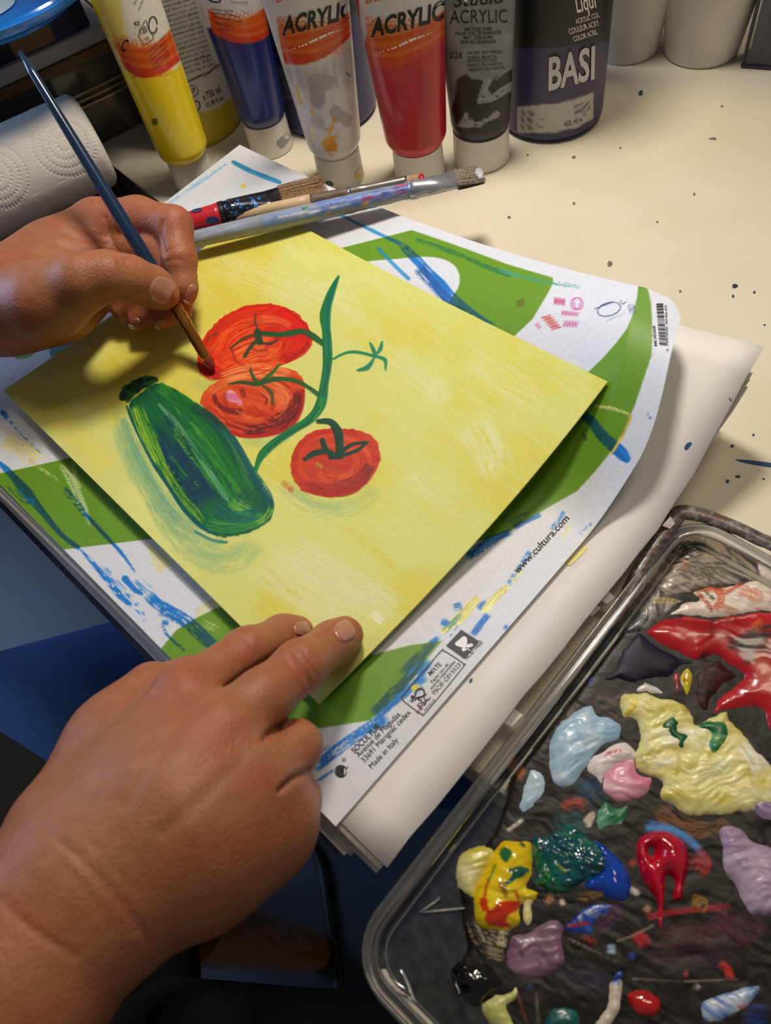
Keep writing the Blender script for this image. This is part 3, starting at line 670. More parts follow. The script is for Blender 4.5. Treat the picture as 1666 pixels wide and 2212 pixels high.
for pts, w, c, d, a in ((((1100, 1230), (1230, 1260), (1370, 1230), (1480, 1130)), (16, 30, 34, 20), (156, 38, 26), 0.3, 0.9), (((1080, 1250), (1230, 1288), (1360, 1260), (1450, 1210)), 7, (190, 30, 24), 0.2, 0.9),
                        (((1120, 1180), (1190, 1130), (1290, 1150), (1280, 1200), (1180, 1220)), 10, (176, 60, 30), 0.4, 0.8), (((1160, 1110), (1210, 1140)), 10, (190, 140, 40), 0.4, 0.7), (((1430, 1170), (1470, 1120)), 22, (130, 40, 26), 0.35, 0.9)):
    sc.stroke(c8(*pts), w, c, a, dry=d, soft=3, thick=0.00014)
for (cx0, cy0, rx0, ry0, rot0), cols_ in (((830, 450, 290, 190, -0.35), ((206, 24, 8), (240, 96, 30), (226, 60, 16))), ((830, 780, 260, 175, 0.2), ((206, 50, 18), (238, 130, 70), (150, 26, 22))), ((1270, 1110, 230, 170, 0.1), ((180, 40, 22), (222, 84, 44), (206, 60, 30)))):
    for i in range(22):
        r_ = rb2.uniform(0.35, 0.94); t0_ = rb2.uniform(0, 6.28); pts_ = []
        for t_ in np.linspace(t0_, t0_ + rb2.uniform(0.5, 1.2), 5): x_, y_ = rx0 * r_ * math.cos(t_), ry0 * r_ * math.sin(t_); pts_.append((cx0 + x_ * math.cos(rot0) - y_ * math.sin(rot0), cy0 + x_ * math.sin(rot0) + y_ * math.cos(rot0)))
        sc.stroke(c8(*pts_), rb2.uniform(4, 10), rb2.choice(cols_), 0.65, dry=0.5, soft=2, thick=0.00014)
# vine, stalks and sepals
VG = (18, 122, 66); DG = (16, 66, 48)
for pts, w, c in ((((870, 405), (980, 412), (1090, 395), (1150, 420), (1205, 460)), (8, 12, 12, 13, 12), (30, 88, 44)), (((700, 490), (780, 430), (850, 412)), (5, 8, 6), (96, 62, 34)), (((842, 305), (836, 340), (848, 380), (850, 430)), (5, 4, 5, 8), (84, 66, 40)),
                  (((780, 530), (815, 475), (850, 440)), (7, 9, 8), (52, 66, 40)), (((860, 455), (920, 462), (960, 440)), (6, 6, 4), (60, 60, 36)), (((850, 400), (860, 450)), 16, (40, 66, 44)),
                  (((690, 682), (760, 672), (830, 682)), (3, 7, 9), (40, 84, 40)), (((812, 595), (820, 630), (850, 680)), (4, 6, 9), (44, 90, 44)), (((970, 575), (930, 620), (880, 660)), (5, 8, 8), (50, 100, 40)),
                  (((880, 690), (925, 730), (932, 790)), (6, 10, 5), (80, 82, 40)), (((850, 680), (950, 655), (1050, 662), (1120, 695), (1185, 742)), (12, 10, 9, 8, 10), (36, 92, 44)),
                  (((1180, 885), (1250, 890), (1290, 950), (1300, 1050)), (10, 16, 20, 18), DG), (((1108, 1092), (1160, 1060), (1230, 1048), (1280, 1070)), (8, 13, 10, 9), DG), (((1205, 990), (1225, 1040), (1270, 1075)), (13, 13, 12), DG),
                  (((1310, 1050), (1370, 1010), (1450, 1000)), (8, 8, 6), DG), (((1445, 1000), (1400, 1040), (1320, 1070)), (5, 8, 7), DG), (((1250, 1078), (1310, 1075)), 12, DG),
                  (((1250, 552), (1330, 512), (1400, 508), (1490, 530)), (4, 6, 6, 7), (30, 138, 88)), (((1495, 530), (1480, 490), (1462, 455)), (6, 9, 3), (30, 138, 98)), (((1495, 525), (1520, 490), (1530, 450)), (4, 9, 4), (30, 138, 98)),
                  (((1495, 530), (1545, 550), (1548, 605)), (6, 9, 3), (30, 138, 98)), (((1490, 535), (1450, 590), (1395, 606)), (4, 11, 4), (30, 138, 98))):
    sc.stroke(c8(*pts), w, c, 0.95, dry=0.08, soft=2, thick=0.0002)
sc.stroke(c8((1292, 95), (1250, 190), (1220, 300), (1228, 420), (1232, 560), (1215, 680), (1195, 790), (1140, 870), (1040, 935), (940, 1005), (870, 1075), (838, 1160)), (5, 16, 22, 19, 20, 18, 22, 17, 15, 18, 16, 8), VG, 1, dry=0.04, thick=0.0003)
sc.stroke(c8((1285, 110), (1245, 210), (1228, 320), (1236, 450), (1230, 600), (1200, 760)), (4, 9, 9, 6, 8, 5), (8, 104, 96), 0.9, dry=0.3, thick=0.0003)
sc.stroke(c8((1190, 800), (1120, 890), (1000, 960), (900, 1050)), 6, (14, 92, 60), 0.8, dry=0.4, thick=0.0003)
sc.stroke(c8((1205, 740), (1200, 820), (1160, 880)), 5, (120, 170, 50), 0.7, dry=0.5)
sheet_m = material('painted_sheet', None, attr=True, scale=900, rough=0.5, bump=0.06, bscale=1400, spec=0.3)
sv[:, 2] += sc.h + 0.00005 * fbm(q[:, 0] / 3.0, q[:, 1] / 3.0, 4) * (sc.h > 0)
sheet = mesh_obj('painting_sheet', sv, grid_faces(NU, NV), sheet_m, None, True, sc.c)
so = sheet.modifiers.new('paper', 'SOLIDIFY'); so.thickness = 0.0004; so.offset = -1
tag(sheet, 'yellow painted sheet with tomatoes on a vine and a green courgette, on the pad', 'painting')
# ================================================================== paint tubes and bottles along the back
white_cap = material('white_cap', (226, 222, 214), (234, 230, 222), 60, rough=0.4)
print_k = material('tube_black_print', (24, 24, 26), rough=0.35)
print_w = material('tube_white_print', (236, 234, 230), rough=0.35)
print_o = material('tube_orange_print', (222, 110, 40), rough=0.35)
tube_m = material('glossy_tube', None, attr=True, scale=300, rough=0.28, coat=0.25)
tube_matt = material('satin_tube', None, attr=True, scale=300, rough=0.42)
bottle_m = material('bottle_plastic', None, attr=True, scale=200, rough=0.35)

def view_dirs(b, yaw=0.0):
    n = np.array([CAM[0] - b[0], CAM[1] - b[1], 0.0]); n = _n(n)
    c, s = math.cos(yaw), math.sin(yaw); n = np.array([n[0] * c - n[1] * s, n[0] * s + n[1] * c, 0])
    return np.array([-n[1], n[0], 0.0]), n
def paint_tube(base_px, rc, hc, rb, at_, height, base_col, paint, label, yaw=0.0, lean=(0, 0), cap_spots=(), mat=None, bt=0.0018, fl=1.0):
    """tube standing on its cap: round at the cap, pressed flat at the crimp"""
    t = tag(empty('paint_tube'), label, 'paint tube', 'acrylic paint tubes standing on their caps')
    b = P(*base_px, 0.0); w, n = view_dirs(b, yaw); ax = _n(np.array([lean[0], lean[1], 1.0]))
    lathe('cap', [(rc * 0.97, 0.0), (rc * 1.03, 0.0008), (rc * 1.02, hc * 0.3), (rc, hc * 0.98), (rc * 0.9, hc)], b, white_cap, t, 40, ax)
    NT, NH = 132, 190; an = np.linspace(0, 2 * math.pi, NT, endpoint=False); V = []
    for h in np.linspace(0, 1, NH):
        z = hc * 0.96 + h * (height - hc)
        sh = min(1.0, h / 0.05); rs = rc * 0.93 + (rb - rc * 0.93) * math.sin(sh * math.pi / 2)
        tt = max(0.0, (h - 0.05) / 0.95) ** fl
        a = rs + (at_ - rb) * tt; bb = rs * (1 - tt) + bt * tt
        V.append(b + ax * z + np.cos(an)[:, None] * w * a + np.sin(an)[:, None] * n * bb)
    V = np.concatenate(V); i = np.arange(NT * NH).reshape(NH, NT); j = np.roll(i, -1, 1)
    Fq = np.stack([i[:-1], j[:-1], j[1:], i[1:]], -1).reshape(-1, 4)
    cvs = Canvas(to_px(V), base_col); paint(cvs)
    o = mesh_obj('tube_body', V, Fq, mat or tube_m, t, True, cvs.c)
    top = b + ax * height
    bm = bmesh.new(); box(bm, (-at_ * 1.0, -0.0016, -0.012), (at_ * 1.0, 0.0016, 0.004))
    M = Matrix(((w[0], n[0], ax[0], top[0]), (w[1], n[1], ax[1], top[1]), (w[2], n[2], ax[2], top[2]), (0, 0, 0, 1)))
    bmesh.ops.transform(bm, matrix=M, verts=bm.verts); bm_obj('crimp', bm, white_cap, t)
    bpy.context.view_layer.update()
    for poly, mm in cap_spots:
        q, f = disc_mesh(poly, 4); decal('paint_stain', q, f, t.children[0], mm, t, eps=0.0002)
    return t, o
OR1, OR2, OR3 = (222, 74, 28), (228, 108, 30), (214, 58, 24)
def wave_bands(c, low, top, dots, halft=None):
    """orange flame bands: low edge and upper edge are pixel polylines from left to right"""
    low = crom(low, 6); top = crom(top, 6)
    c.fill(np.concatenate([low, top[::-1]]), OR2, smooth=False, soft=2.5)
    for k0, k1, col in ((0.0, 0.28, OR3), (0.42, 0.6, OR1), (0.78, 0.92, OR1)):
        K = min(len(low), len(top)); a = low[:K] + (top[:K] - low[:K]) * k0; b = low[:K] + (top[:K] - low[:K]) * k1
        sk = np.linspace(0.12, -0.12, K)[:, None] * (top[:K] - low[:K])
        c.fill(np.concatenate([a + sk * (k0 > 0), (b + sk)[::-1]]), col, smooth=False, soft=3)
def halftone(c, poly, col, pitch=4.2, ang=-0.25, fade=(0, -1), span=40, ref=(0, 0), bg=None):
    pl = np.asarray(poly, float); i = c._sel(pl, 2); q = c.q[i]; d = poly_sd(q, pl); m = d > 0
    ca, sa = math.cos(ang), math.sin(ang); u = q[:, 0] * ca - q[:, 1] * sa; v = q[:, 0] * sa + q[:, 1] * ca
    g = 0.5 + 0.25 * (np.cos(u * 2 * math.pi / pitch) + np.cos(v * 2 * math.pi / pitch))
    k = np.clip(((q - np.asarray(ref, float)) @ np.asarray(fade, float)) / span, 0, 1)
    mk = sstep(k - 0.15, k + 0.15, g) * m * np.clip(d / 3, 0, 1)
    c._mix(i, mk * 0.9, np.tile(np.asarray(col, float), (len(i), 1)))
def dots_along(target, parent, p, mat, r0=0.8, r1=3.2, n=18):
    ln = crom(p, 10); K = len(ln)
    for k in range(n):
        c = ln[int(k * (K - 1) / (n - 1))]; r = r0 + (r1 - r0) * math.sin(math.pi * min(1, (k + 0.5) / n)) ** 1.3
        q = np.array([(c[0] + r * 1.15 * math.cos(a), c[1] + r * math.sin(a)) for a in np.linspace(0, 2 * math.pi, 8, endpoint=False)])
        decal('printed_dot', q, [tuple(range(8))], target, mat, parent, eps=0.0003)

def k1(*p): return [(x * 0.3361, y * 0.3361) for x, y in p]
def k2(*p): return [(420 + x * 0.2641, y * 0.2641) for x, y in p]
def k3(*p): return [(780 + x * 0.3241, y * 0.3241) for x, y in p]
def k4(*p): return [(1080 + x * 0.3517, y * 0.3517) for x, y in p]

# ---- yellow tube
def pt_yellow(c):
    c.fill([(150, -200), (400, -200), (400, 120), (380, 150), (300, 160), (250, 140)], (236, 232, 214), smooth=False, soft=3)
    c.fill([(150, -200), (262, -200), (262, 20), (290, 170), (240, 150)], (232, 212, 70), 0.7, smooth=False, soft=14)
    wave_bands(c, k1((800, 440), (880, 490), (950, 500), (1050, 470), (1120, 420), (1180, 370)), k1((740, 290), (830, 310), (930, 300), (1010, 270), (1070, 215), (1120, 150)), None)
    halftone(c, k1((700, 180), (830, 200), (1000, 170), (1090, 90), (1120, 160), (1060, 240), (960, 310), (840, 330), (740, 330)), OR2, 4.0, -0.3, (0.15, -1), 34, k1((900, 320))[0])
    c.stroke(k1((850, 487), (900, 495), (1030, 488), (1100, 470)), 1.5, OR3, 0.8)
    c.fill(k1((975, 770), (1010, 760), (1015, 790), (990, 805)), (90, 84, 20), 0.85, rag=3)
    c.fill(k1((1073, 835), (1083, 832), (1084, 842), (1075, 845)), (110, 100, 20), 0.8)
ty, tyb = paint_tube((423, 392), 0.0128, 0.019, 0.0158, 0.0192, 0.165, (244, 214, 6), pt_yellow, 'yellow acrylic tube with orange bands, leftmost of the standing tubes', yaw=0.15, bt=0.007, lean=(-0.02, 0.02))
lettering('e', k1((862, 165))[0], k1((900, 158))[0], 13, tyb, print_k, ty, eps=0.0004)
lettering('120', k1((910, 222))[0], k1((950, 200))[0], 13, tyb, print_k, ty, bold=0.01)
lettering('ml', k1((938, 262))[0], k1((960, 250))[0], 8, tyb, print_k, ty, bold=0.005)
q, f = band_mesh(k1((925, 290), (893, 235), (898, 200), (935, 130), (948, 170), (985, 235), (968, 262), (928, 290)), 1.3, 4); decal('frame_line', q, f, tyb, print_k, ty)
q, f = band_mesh([(k1((982, 160))[0][0] + 9 * math.cos(t), k1((982, 160))[0][1] + 18 * math.sin(t)) for t in np.linspace(0.3, 6.2, 14)], 2.4, 3); decal('recycling_mark', q, f, tyb, print_k, ty)
for i, s in enumerate(('En cas d\'ingestion, consulter', 'immédiatement un médecin et lui', 'montrer l\'emballage ou', 'l\'étiquette. Permanent colour', '+33 (0)1 42 30 00 00')):
    a = np.array(k1((946, 350))[0]) + i * np.array((4.2, 8.4)); lettering(s, a, a + np.array((40 - i * 2, -40 + i * 2)), 5.2, tyb, print_k, ty, eps=0.0003)
lettering('C', k1((772, 322))[0], k1((806, 334))[0], 26, tyb, print_k, ty, bold=0.02)
lettering('Récipient vide', k1((866, 30))[0], k1((890, -20))[0], 5, tyb, print_k, ty); lettering('sans odeur', k1((892, 66))[0], k1((925, 0))[0], 5, tyb, print_k, ty)

# ---- blue tube
def pt_blue(c):
    c.fill([(380, -260), (640, -260), (640, 60), (420, 60)], (222, 222, 224), smooth=False)
    wave_bands(c, k2((150, 270), (230, 310), (320, 345), (430, 352), (540, 330), (640, 260)), k2((110, 80), (240, 150), (330, 170), (430, 150), (520, 100), (620, 20)), None)
    halftone(c, k2((90, 40), (240, 60), (420, 40), (560, -20), (620, 20), (600, 120), (480, 190), (330, 210), (180, 160)), OR2, 4.0, -0.1, (0, -1), 34, k2((300, 190))[0])
    c.stroke(k2((200, 320), (300, 365), (370, 378)), 1.3, (190, 60, 60), 0.8)
    for x, w in ((330, 60), (450, 120), (620, 90), (700, 40)): c.stroke(k2((x, 380), (x + 60, 600), (x + 80, 980)), w * 0.264, (30, 52, 120), 0.6, dry=0.3, soft=6)
tb, tbb = paint_tube((588, 318), 0.0138, 0.021, 0.0150, 0.0215, 0.165, (26, 42, 116), pt_blue, 'dark blue acrylic tube between the yellow tube and the white tube', yaw=-0.15, bt=0.006, cap_spots=((k2((680, 1150), (760, 1090), (780, 1130), (720, 1210), (680, 1190)), material('grey_stain', (150, 150, 150))),))
for i, (s, a, b_) in enumerate((('Ingestion, consulter', (140, 80), (318, 102)), ('immédiatement un médecin et lui', (140, 110), (378, 142)), ('montrer l\'emballage ou l\'étiquette', (150, 142), (392, 186)), ('ou argent d\'organismes', (168, 190), (326, 226)), ('2005 00', (196, 240), (272, 268)))):
    lettering(s, k2(a)[0], k2(b_)[0], 5.0, tbb, print_k, tb, eps=0.0003)
lettering('Fabriqué en RPC', k2((292, 22))[0], k2((440, 34))[0], 5, tbb, print_k, tb)
q, f = band_mesh(k2((110, -10), (150, 14), (200, 16), (220, -10)), 3.0, 4); decal('recycling_mark', q, f, tbb, print_k, tb)

# ---- white tube
def pt_white(c):
    c.fill([(560, -260), (800, -260), (800, 20), (770, 20), (700, 70), (600, 90)], (226, 224, 228), smooth=False)
    wave_bands(c, k2((740, 520), (840, 528), (930, 520), (1050, 475), (1180, 390), (1330, 240)), k2((690, 285), (800, 290), (930, 260), (1060, 220), (1180, 150), (1330, 60)), None)
    halftone(c, k2((660, 130), (900, 130), (1100, 60), (1300, -60), (1320, 120), (1180, 190), (1000, 260), (800, 310), (690, 310)), OR2, 4.2, -0.3, (0.1, -1), 42, k2((1000, 260))[0])
    c.fill(k2((740, 530), (900, 560), (1100, 520), (1330, 300), (1360, 600), (1300, 700), (850, 720)), (176, 176, 182), 0.75, soft=16, col2=(206, 204, 206), ang=1.4, fr=(8, 50))
    c.fill(k2((930, 620), (1040, 600), (1140, 640), (1130, 700), (1070, 760), (1060, 850), (1000, 890), (950, 820), (940, 720)), (164, 162, 166), 0.8, rag=4, soft=4)
    c.fill(k2((1110, 900), (1160, 860), (1220, 910), (1290, 950), (1250, 1040), (1180, 1000), (1120, 990)), (164, 160, 168), 0.75, rag=4, soft=4)
    c.fill(k2((950, 960), (1040, 960), (1060, 1040), (980, 1040)), (176, 172, 178), 0.6, rag=4, soft=5)
    c.fill(k2((1060, 1140), (1110, 1110), (1150, 1150), (1165, 1220), (1110, 1240), (1060, 1225), (1040, 1180)), (236, 156, 20), rag=3)
    c.stroke(k2((1075, 1060), (1110, 1060), (1130, 1020)), 5, (236, 156, 20), 0.9); c.stroke(k2((1105, 1090), (1135, 1030)), 5, (236, 156, 20))
    for x, y in ((1150, 970), (1160, 1115), (1140, 990), (1120, 1265)): c.stroke(k2((x - 8, y), (x + 8, y + 4)), 5, (236, 156, 20), 0.9)
    c.stroke(k2((835, 690), (850, 760), (880, 860)), 8, (232, 190, 50), 0.9, dry=0.2); c.stroke(k2((955, 900), (970, 930)), 7, (236, 170, 60), 0.8)
    c.stroke(k2((950, 1030), (990, 1160)), 8, (232, 220, 130), 0.7, dry=0.3)
    c.stroke(k2((1140, 460), (1200, 400), (1230, 370)), 12, (232, 150, 120), 0.7, dry=0.2); c.stroke(k2((1250, 600), (1270, 620)), 6, (110, 120, 150), 0.8)
tw, twb = paint_tube((738, 383), 0.0138, 0.021, 0.0162, 0.0265, 0.168, (222, 218, 216), pt_white, 'white acrylic tube with orange bands and orange paint stain', yaw=0.0, lean=(0.03, -0.01), bt=0.004,
                     cap_spots=((k2((1310, 1430), (1350, 1380), (1375, 1370), (1375, 1420), (1330, 1460)), material('yellow_stain', (232, 190, 40))), (k2((1070, 1490), (1110, 1480), (1140, 1510), (1110, 1520)), material('teal_stain', (40, 90, 100)))))
lettering('ACRYLIC', k2((720, 282))[0], k2((1282, 132))[0], 37, twb, print_k, tw, bold=0.032, up=(0.06, -1), arc=3, eps=0.0004)
lettering('basics', k2((668, 22))[0], k2((1000, -58))[0], 22, twb, print_o, tw, up=(0.06, -1))
dots_along(twb, tw, k2((788, 405), (900, 365), (1020, 310), (1120, 265), (1210, 238)), print_w)

# ---- red tube
def pt_red(c):
    c.fill([(760, -260), (1000, -260), (1000, 20), (955, 40), (880, 70), (780, 90)], (226, 222, 224), smooth=False)
    wave_bands(c, k3((60, 440), (140, 452), (240, 442), (340, 405), (440, 345), (570, 240)), k3((30, 245), (140, 250), (250, 225), (360, 180), (460, 130), (570, 60)), None)
    halftone(c, k3((20, 100), (200, 110), (400, 50), (560, -60), (570, 100), (430, 165), (280, 220), (130, 262), (40, 262)), OR2, 4.2, -0.3, (0.1, -1), 42, k3((300, 215))[0])
    for x, w, cl in ((240, 90, (196, 40, 52)), (420, 60, (150, 20, 36)), (320, 40, (206, 46, 56))): c.stroke(k3((x, 470), (x + 10, 700), (x + 20, 1000)), w * 0.324, cl, 0.5, dry=0.2, soft=9)
tr_, trb = paint_tube((908, 376), 0.0148, 0.021, 0.0180, 0.0262, 0.168, (200, 24, 46), pt_red, 'red acrylic tube with orange bands standing on a white cap', yaw=0.0, bt=0.004)
lettering('ACRYLIC', k3((68, 243))[0], k3((548, 122))[0], 38, trb, print_k, tr_, bold=0.032, up=(0.05, -1), arc=3, eps=0.0004)
lettering('basics', k3((30, 26))[0], k3((300, -40))[0], 22, trb, print_o, tr_, up=(0.06, -1))
dots_along(trb, tr_, k3((115, 348), (220, 318), (320, 272), (400, 242), (482, 215)), print_w)

# ---- grey tube of black paint
def pt_grey(c):
    i = np.arange(len(c.q)); n_ = fbm(c.q[:, 0] / 40, c.q[:, 1] / 26, 5); c.c += ((n_ - 0.5) * 50)[:, None] * np.array([0.8, 0.95, 1.0])
    c.fill(k3((560, 1020), (590, 760), (650, 580), (640, 530), (700, 490), (740, 530), (790, 530), (830, 545), (800, 600), (820, 660), (880, 640), (840, 590), (890, 520), (1000, 460), (1080, 420), (1060, 560), (1060, 1020)), (34, 33, 36), smooth=False, soft=3)
    c.fill(k3((630, 560), (700, 520), (740, 560), (720, 640), (700, 760), (640, 780)), (46, 24, 34), 0.6, soft=8)
    GS = (150, 154, 164)
    c.stroke(k3((840, 545), (810, 620), (790, 680)), (16, 12, 10), GS, 1, dry=0.12); c.stroke(k3((800, 670), (880, 650), (960, 600), (1060, 545)), (10, 14, 15, 18), GS, 1, dry=0.1)
    c.stroke(k3((900, 530), (960, 480), (1060, 420)), 4, GS, 0.9)
    c.fill(k3((640, 840), (670, 790), (700, 750), (740, 800), (800, 810), (860, 770), (910, 740), (915, 780), (860, 810), (790, 845), (700, 850)), GS, rag=4)
    for x, y in ((720, 790), (690, 800), (760, 830), (820, 820), (810, 640), (900, 640), (870, 560)): c.stroke(k3((x, y), (x + 10, y + 5)), 3.5, (40, 40, 44))
tg, tgb = paint_tube((1041, 340), 0.0164, 0.0205, 0.0172, 0.0240, 0.16, (140, 145, 152), pt_grey, 'grey and black acrylic tube beside the dark violet bottle', yaw=0.0, bt=0.004, mat=tube_matt)
G3 = lambda s, a, b_, h, **k: lettering(s, k3(a)[0], k3(b_)[0], h, tgb, k.pop('mat', print_k), tg, **k)
G3('ACRYLIC', (595, 155), (976, 150), 28, bold=-0.002, eps=0.0004); G3('Studio', (618, 46), (955, 18), 26, shear=0.35, bold=0.012, eps=0.0004)
G3('MATE SATINÉE', (692, 205), (870, 202), 6.5, bold=0.015); G3('POUR TOUTES SURFACES', (630, 234), (935, 227), 6.5, bold=0.015); G3('MATT COLOURS', (685, 262), (878, 258), 6.5, bold=0.015); G3('FOR ALL SURFACES', (666, 291), (900, 287), 6.5, bold=0.015)
G3('026', (594, 390), (678, 388), 14)
for s, a, b_ in (('NOIR DE MARS', (710, 364), (944, 354)), ('MARS BLACK', (712, 395), (908, 388)), ('MARSSCHWARZ', (712, 416), (908, 411)), ('NERO DI MARTE', (712, 446), (940, 436)), ('NEGRO DE MARTE', (714, 476), (958, 462))): G3(s, a, b_, 6.5)

# ---- bottles
def bottle(base_px, r, h, base_col, paint, label, capcol, cat='paint bottle', neck=0.5):
    t = tag(empty('paint_bottle'), label, cat)
    b = P(*base_px, 0.0); NT, NH = 200, 170; an = np.linspace(0, 2 * math.pi, NT, endpoint=False); V = []
    for k in np.linspace(0, 1, NH):
        z = k * h
        rr_ = r * min(1, 0.93 + 0.07 * min(1, z / 0.004)) if z < 0.004 else r
        if k > 0.86: rr_ = r * (1 - (1 - neck) * sstep(0.86, 1.0, np.array(k)))
        V.append(np.stack([b[0] + rr_ * np.cos(an), b[1] + rr_ * np.sin(an), np.full(NT, z)], 1))
    V = np.concatenate(V); i = np.arange(NT * NH).reshape(NH, NT); j = np.roll(i, -1, 1)
    cvs = Canvas(to_px(V), base_col); paint(cvs)
    o = mesh_obj('bottle_body', V, np.stack([i[:-1], j[:-1], j[1:], i[1:]], -1).reshape(-1, 4), bottle_m, t, True, cvs.c)
    lathe('bottle_cap', [(r * neck * 1.08, 0), (r * neck * 1.08, 0.022), (r * neck * 0.95, 0.024)], b + [0, 0, h - 0.001], capcol, t, 40)
    lathe('bottle_base', [(r * 0.92, 0), (r * 0.93, 0.0006)], b, material('base_dark', tuple(v * 0.5 for v in base_col)), t, 48)
    return t, o
def pt_ybottle(c):
    c.fill([(100, -400), (600, -400), (600, 120), (560, 178), (516, 200), (470, 235), (430, 243), (400, 262), (300, 220), (270, 180), (220, 60)], (222, 220, 212), smooth=False, soft=2)
    c.stroke(k1((630, 110), (720, 160), (850, 250), (1000, 420), (1150, 520), (1200, 525), (1330, 470), (1430, 400), (1560, 300)), 4, (30, 34, 36), 0.95)
    c.stroke(k1((800, 530), (860, 560), (1000, 620)), 3, (60, 60, 40), 0.9)
    for x, y in ((1180, 330), (1370, 420), (1340, 290), (660, 30)): c.stroke(k1((x, y), (x + 20, y - 40)), 12, (226, 216, 110), 0.5, dry=0.4)
by, byb = bottle((425, 268), 0.0335, 0.215, (214, 192, 40), pt_ybottle, 'large yellow paint bottle with white text label behind the tubes', white_cap)
lines = ['châssis, cartons', 'Louvre acrylic colours', 'rapidly. When dry, they can be', 'supports: frames, canvas', 'Die Louvre Acrylfarben', 'schnelltrocknend. Nach dem', 'Untergründen aufgetragen', 'Los colores acrílicos Louvre', 'si y son de secado rápido', 'porte: estructuras, cartón', 'I colori acrilici Louvre', 'che volta asciugati', 'supporti: telai, cartoni', 'Louvre akrylfärger', 'ytor. När färgen', 'underlag så som']
for i, s in enumerate(lines):
    a = np.array(k1((1030 + i * 11, 26 + i * 30))[0]); bd = i in (1, 4, 7, 10, 13)
    lettering(s, a, a + np.array((70 - i * 0.6, -22 + i * 0.1)), 6.0, byb, print_k, by, bold=0.012 if bd else 0.0, eps=0.0003)
lettering('e 750 ml', k1((1312, 645))[0], k1((1422, 590))[0], 15, byb, print_k, by, bold=0.006)
lettering('25.38 fl.oz.', k1((1328, 692))[0], k1((1440, 636))[0], 9, byb, print_k, by, bold=0.006)
q, f = band_mesh([(k1((1238, 585))[0][0] + 12 * math.cos(t), k1((1238, 585))[0][1] + 12 * math.sin(t)) for t in np.linspace(0, 6.28, 16)], 1.4, 3); decal('seal', q, f, byb, grey_ink, by)
lettering('AP', k1((1216, 605))[0], k1((1262, 590))[0], 10, byb, print_k, by)
q, f = band_mesh([(k1((1262, 680))[0][0] + 8 * math.cos(t), k1((1262, 680))[0][1] + 10 * math.sin(t)) for t in np.linspace(-2, 3.6, 12)], 2.6, 3); decal('recycling_mark', q, f, byb, print_k, by)

def pt_bbottle(c):
    c.fill([(500, -400), (900, -400), (900, 30), (600, 30)], (24, 22, 34), smooth=False)
    c.fill(k2((600, 540), (760, 560), (1000, 600), (1000, 800), (880, 840), (760, 810), (600, 760)), (112, 112, 128), smooth=False)
    for i in range(6): c.stroke(k2((700, 590 + i * 34), (800, 606 + i * 34)), 3, (60, 60, 80), 0.8, dry=0.4)
bb_, bbb = bottle((712, 240), 0.0325, 0.20, (58, 58, 108), pt_bbottle, 'dark blue paint bottle hidden behind the white tube', material('dark_cap', (24, 24, 30), rough=0.4))

def pt_basics(c):
    c.fill([(1050, -400), (1340, -400), (1340, 84), (1283, 92), (1200, 104), (1100, 104), (1060, 98)], (22, 21, 24), smooth=False)
    c.fill(k3((1040, 722), (1046, 712), (1300, 690), (1420, 662), (1550, 614), (1550, 790), (1440, 850), (1300, 882), (1052, 887), (1040, 876)), (196, 192, 188), smooth=False, soft=1.5)
    for g in range(3):
        for i in range(3): c.stroke(k3((1056, 740 + g * 47 + i * 13), (1190 + 30 * (i == 1), 742 + g * 47 + i * 13)), 2.0, (110, 108, 108), 0.9, dry=0.25, soft=1)
    for i in range(4): c.stroke(k3((1416 + i, 712 + i * 16), (1530, 676 + i * 16)), 2.6, (110, 106, 116), 0.9, dry=0.2, soft=1)
    c.stroke(k3((1470, 730), (1500, 780)), 6, (110, 90, 150), 0.5, dry=0.3)
bs, bsb = bottle((1191, 247), 0.0310, 0.19, (62, 56, 98), pt_basics, 'dark violet paint bottle with silver lettering and black top', material('black_cap', (20, 20, 22), rough=0.35))
silver = material('silver_print', (206, 206, 210), (220, 220, 224), rough=0.4)
B3 = lambda s, a, b_, h, **k: lettering(s, k3(a)[0], k3(b_)[0], h, bsb, k.pop('mat', print_w), bs, **k)
B3('BASI', (1244, 604), (1558, 520), 72, bold=0.045, up=(0.02, -1), mat=print_k, eps=0.0002); B3('BASI', (1250, 598), (1552, 518), 68, bold=0.025, up=(0.02, -1), mat=silver, eps=0.0006)
B3('Liqui', (1440, 84), (1580, 40), 34, shear=0.3, bold=0.015); B3('ACRYLIC COL', (1434, 160), (1590, 112), 11, bold=0.008); B3('COULEUR ACRY', (1392, 228), (1588, 168), 12, bold=0.008); B3('COLOR ACRIL', (1420, 276), (1578, 226), 11, bold=0.008)
B3('400 ml e', (1360, 848), (1475, 808), 11, mat=grey_ink)

# ---- two white cups
cup_m = material('white_plastic', (214, 210, 204), (222, 218, 212), 40, rough=0.45)
for px_, r0, r1, h, lab in (((1352, 106), 0.0205, 0.0300, 0.085, 'white plastic cup next to the dark violet bottle'), ((1514, 108), 0.0232, 0.0330, 0.09, 'white plastic cup beside the clear brush pack')):
    t = tag(empty('plastic_cup'), lab, 'cup', 'white cups at the back of the table'); b = P(*px_, 0)
    lathe('cup_wall', [(r0 * 0.9, 0.002), (r0 * 0.94, 0.0), (r0, 0.002), (r1, h), (r1 - 0.001, h), (r0 - 0.0012, 0.004), (0.001, 0.0035)], b, cup_m, t, 56)
    lathe('cup_rim', [(r1 - 0.0012, h - 0.001), (r1 + 0.0012, h - 0.001), (r1 + 0.0014, h + 0.0006), (r1 - 0.001, h + 0.001)], b, cup_m, t, 56, caps=False)

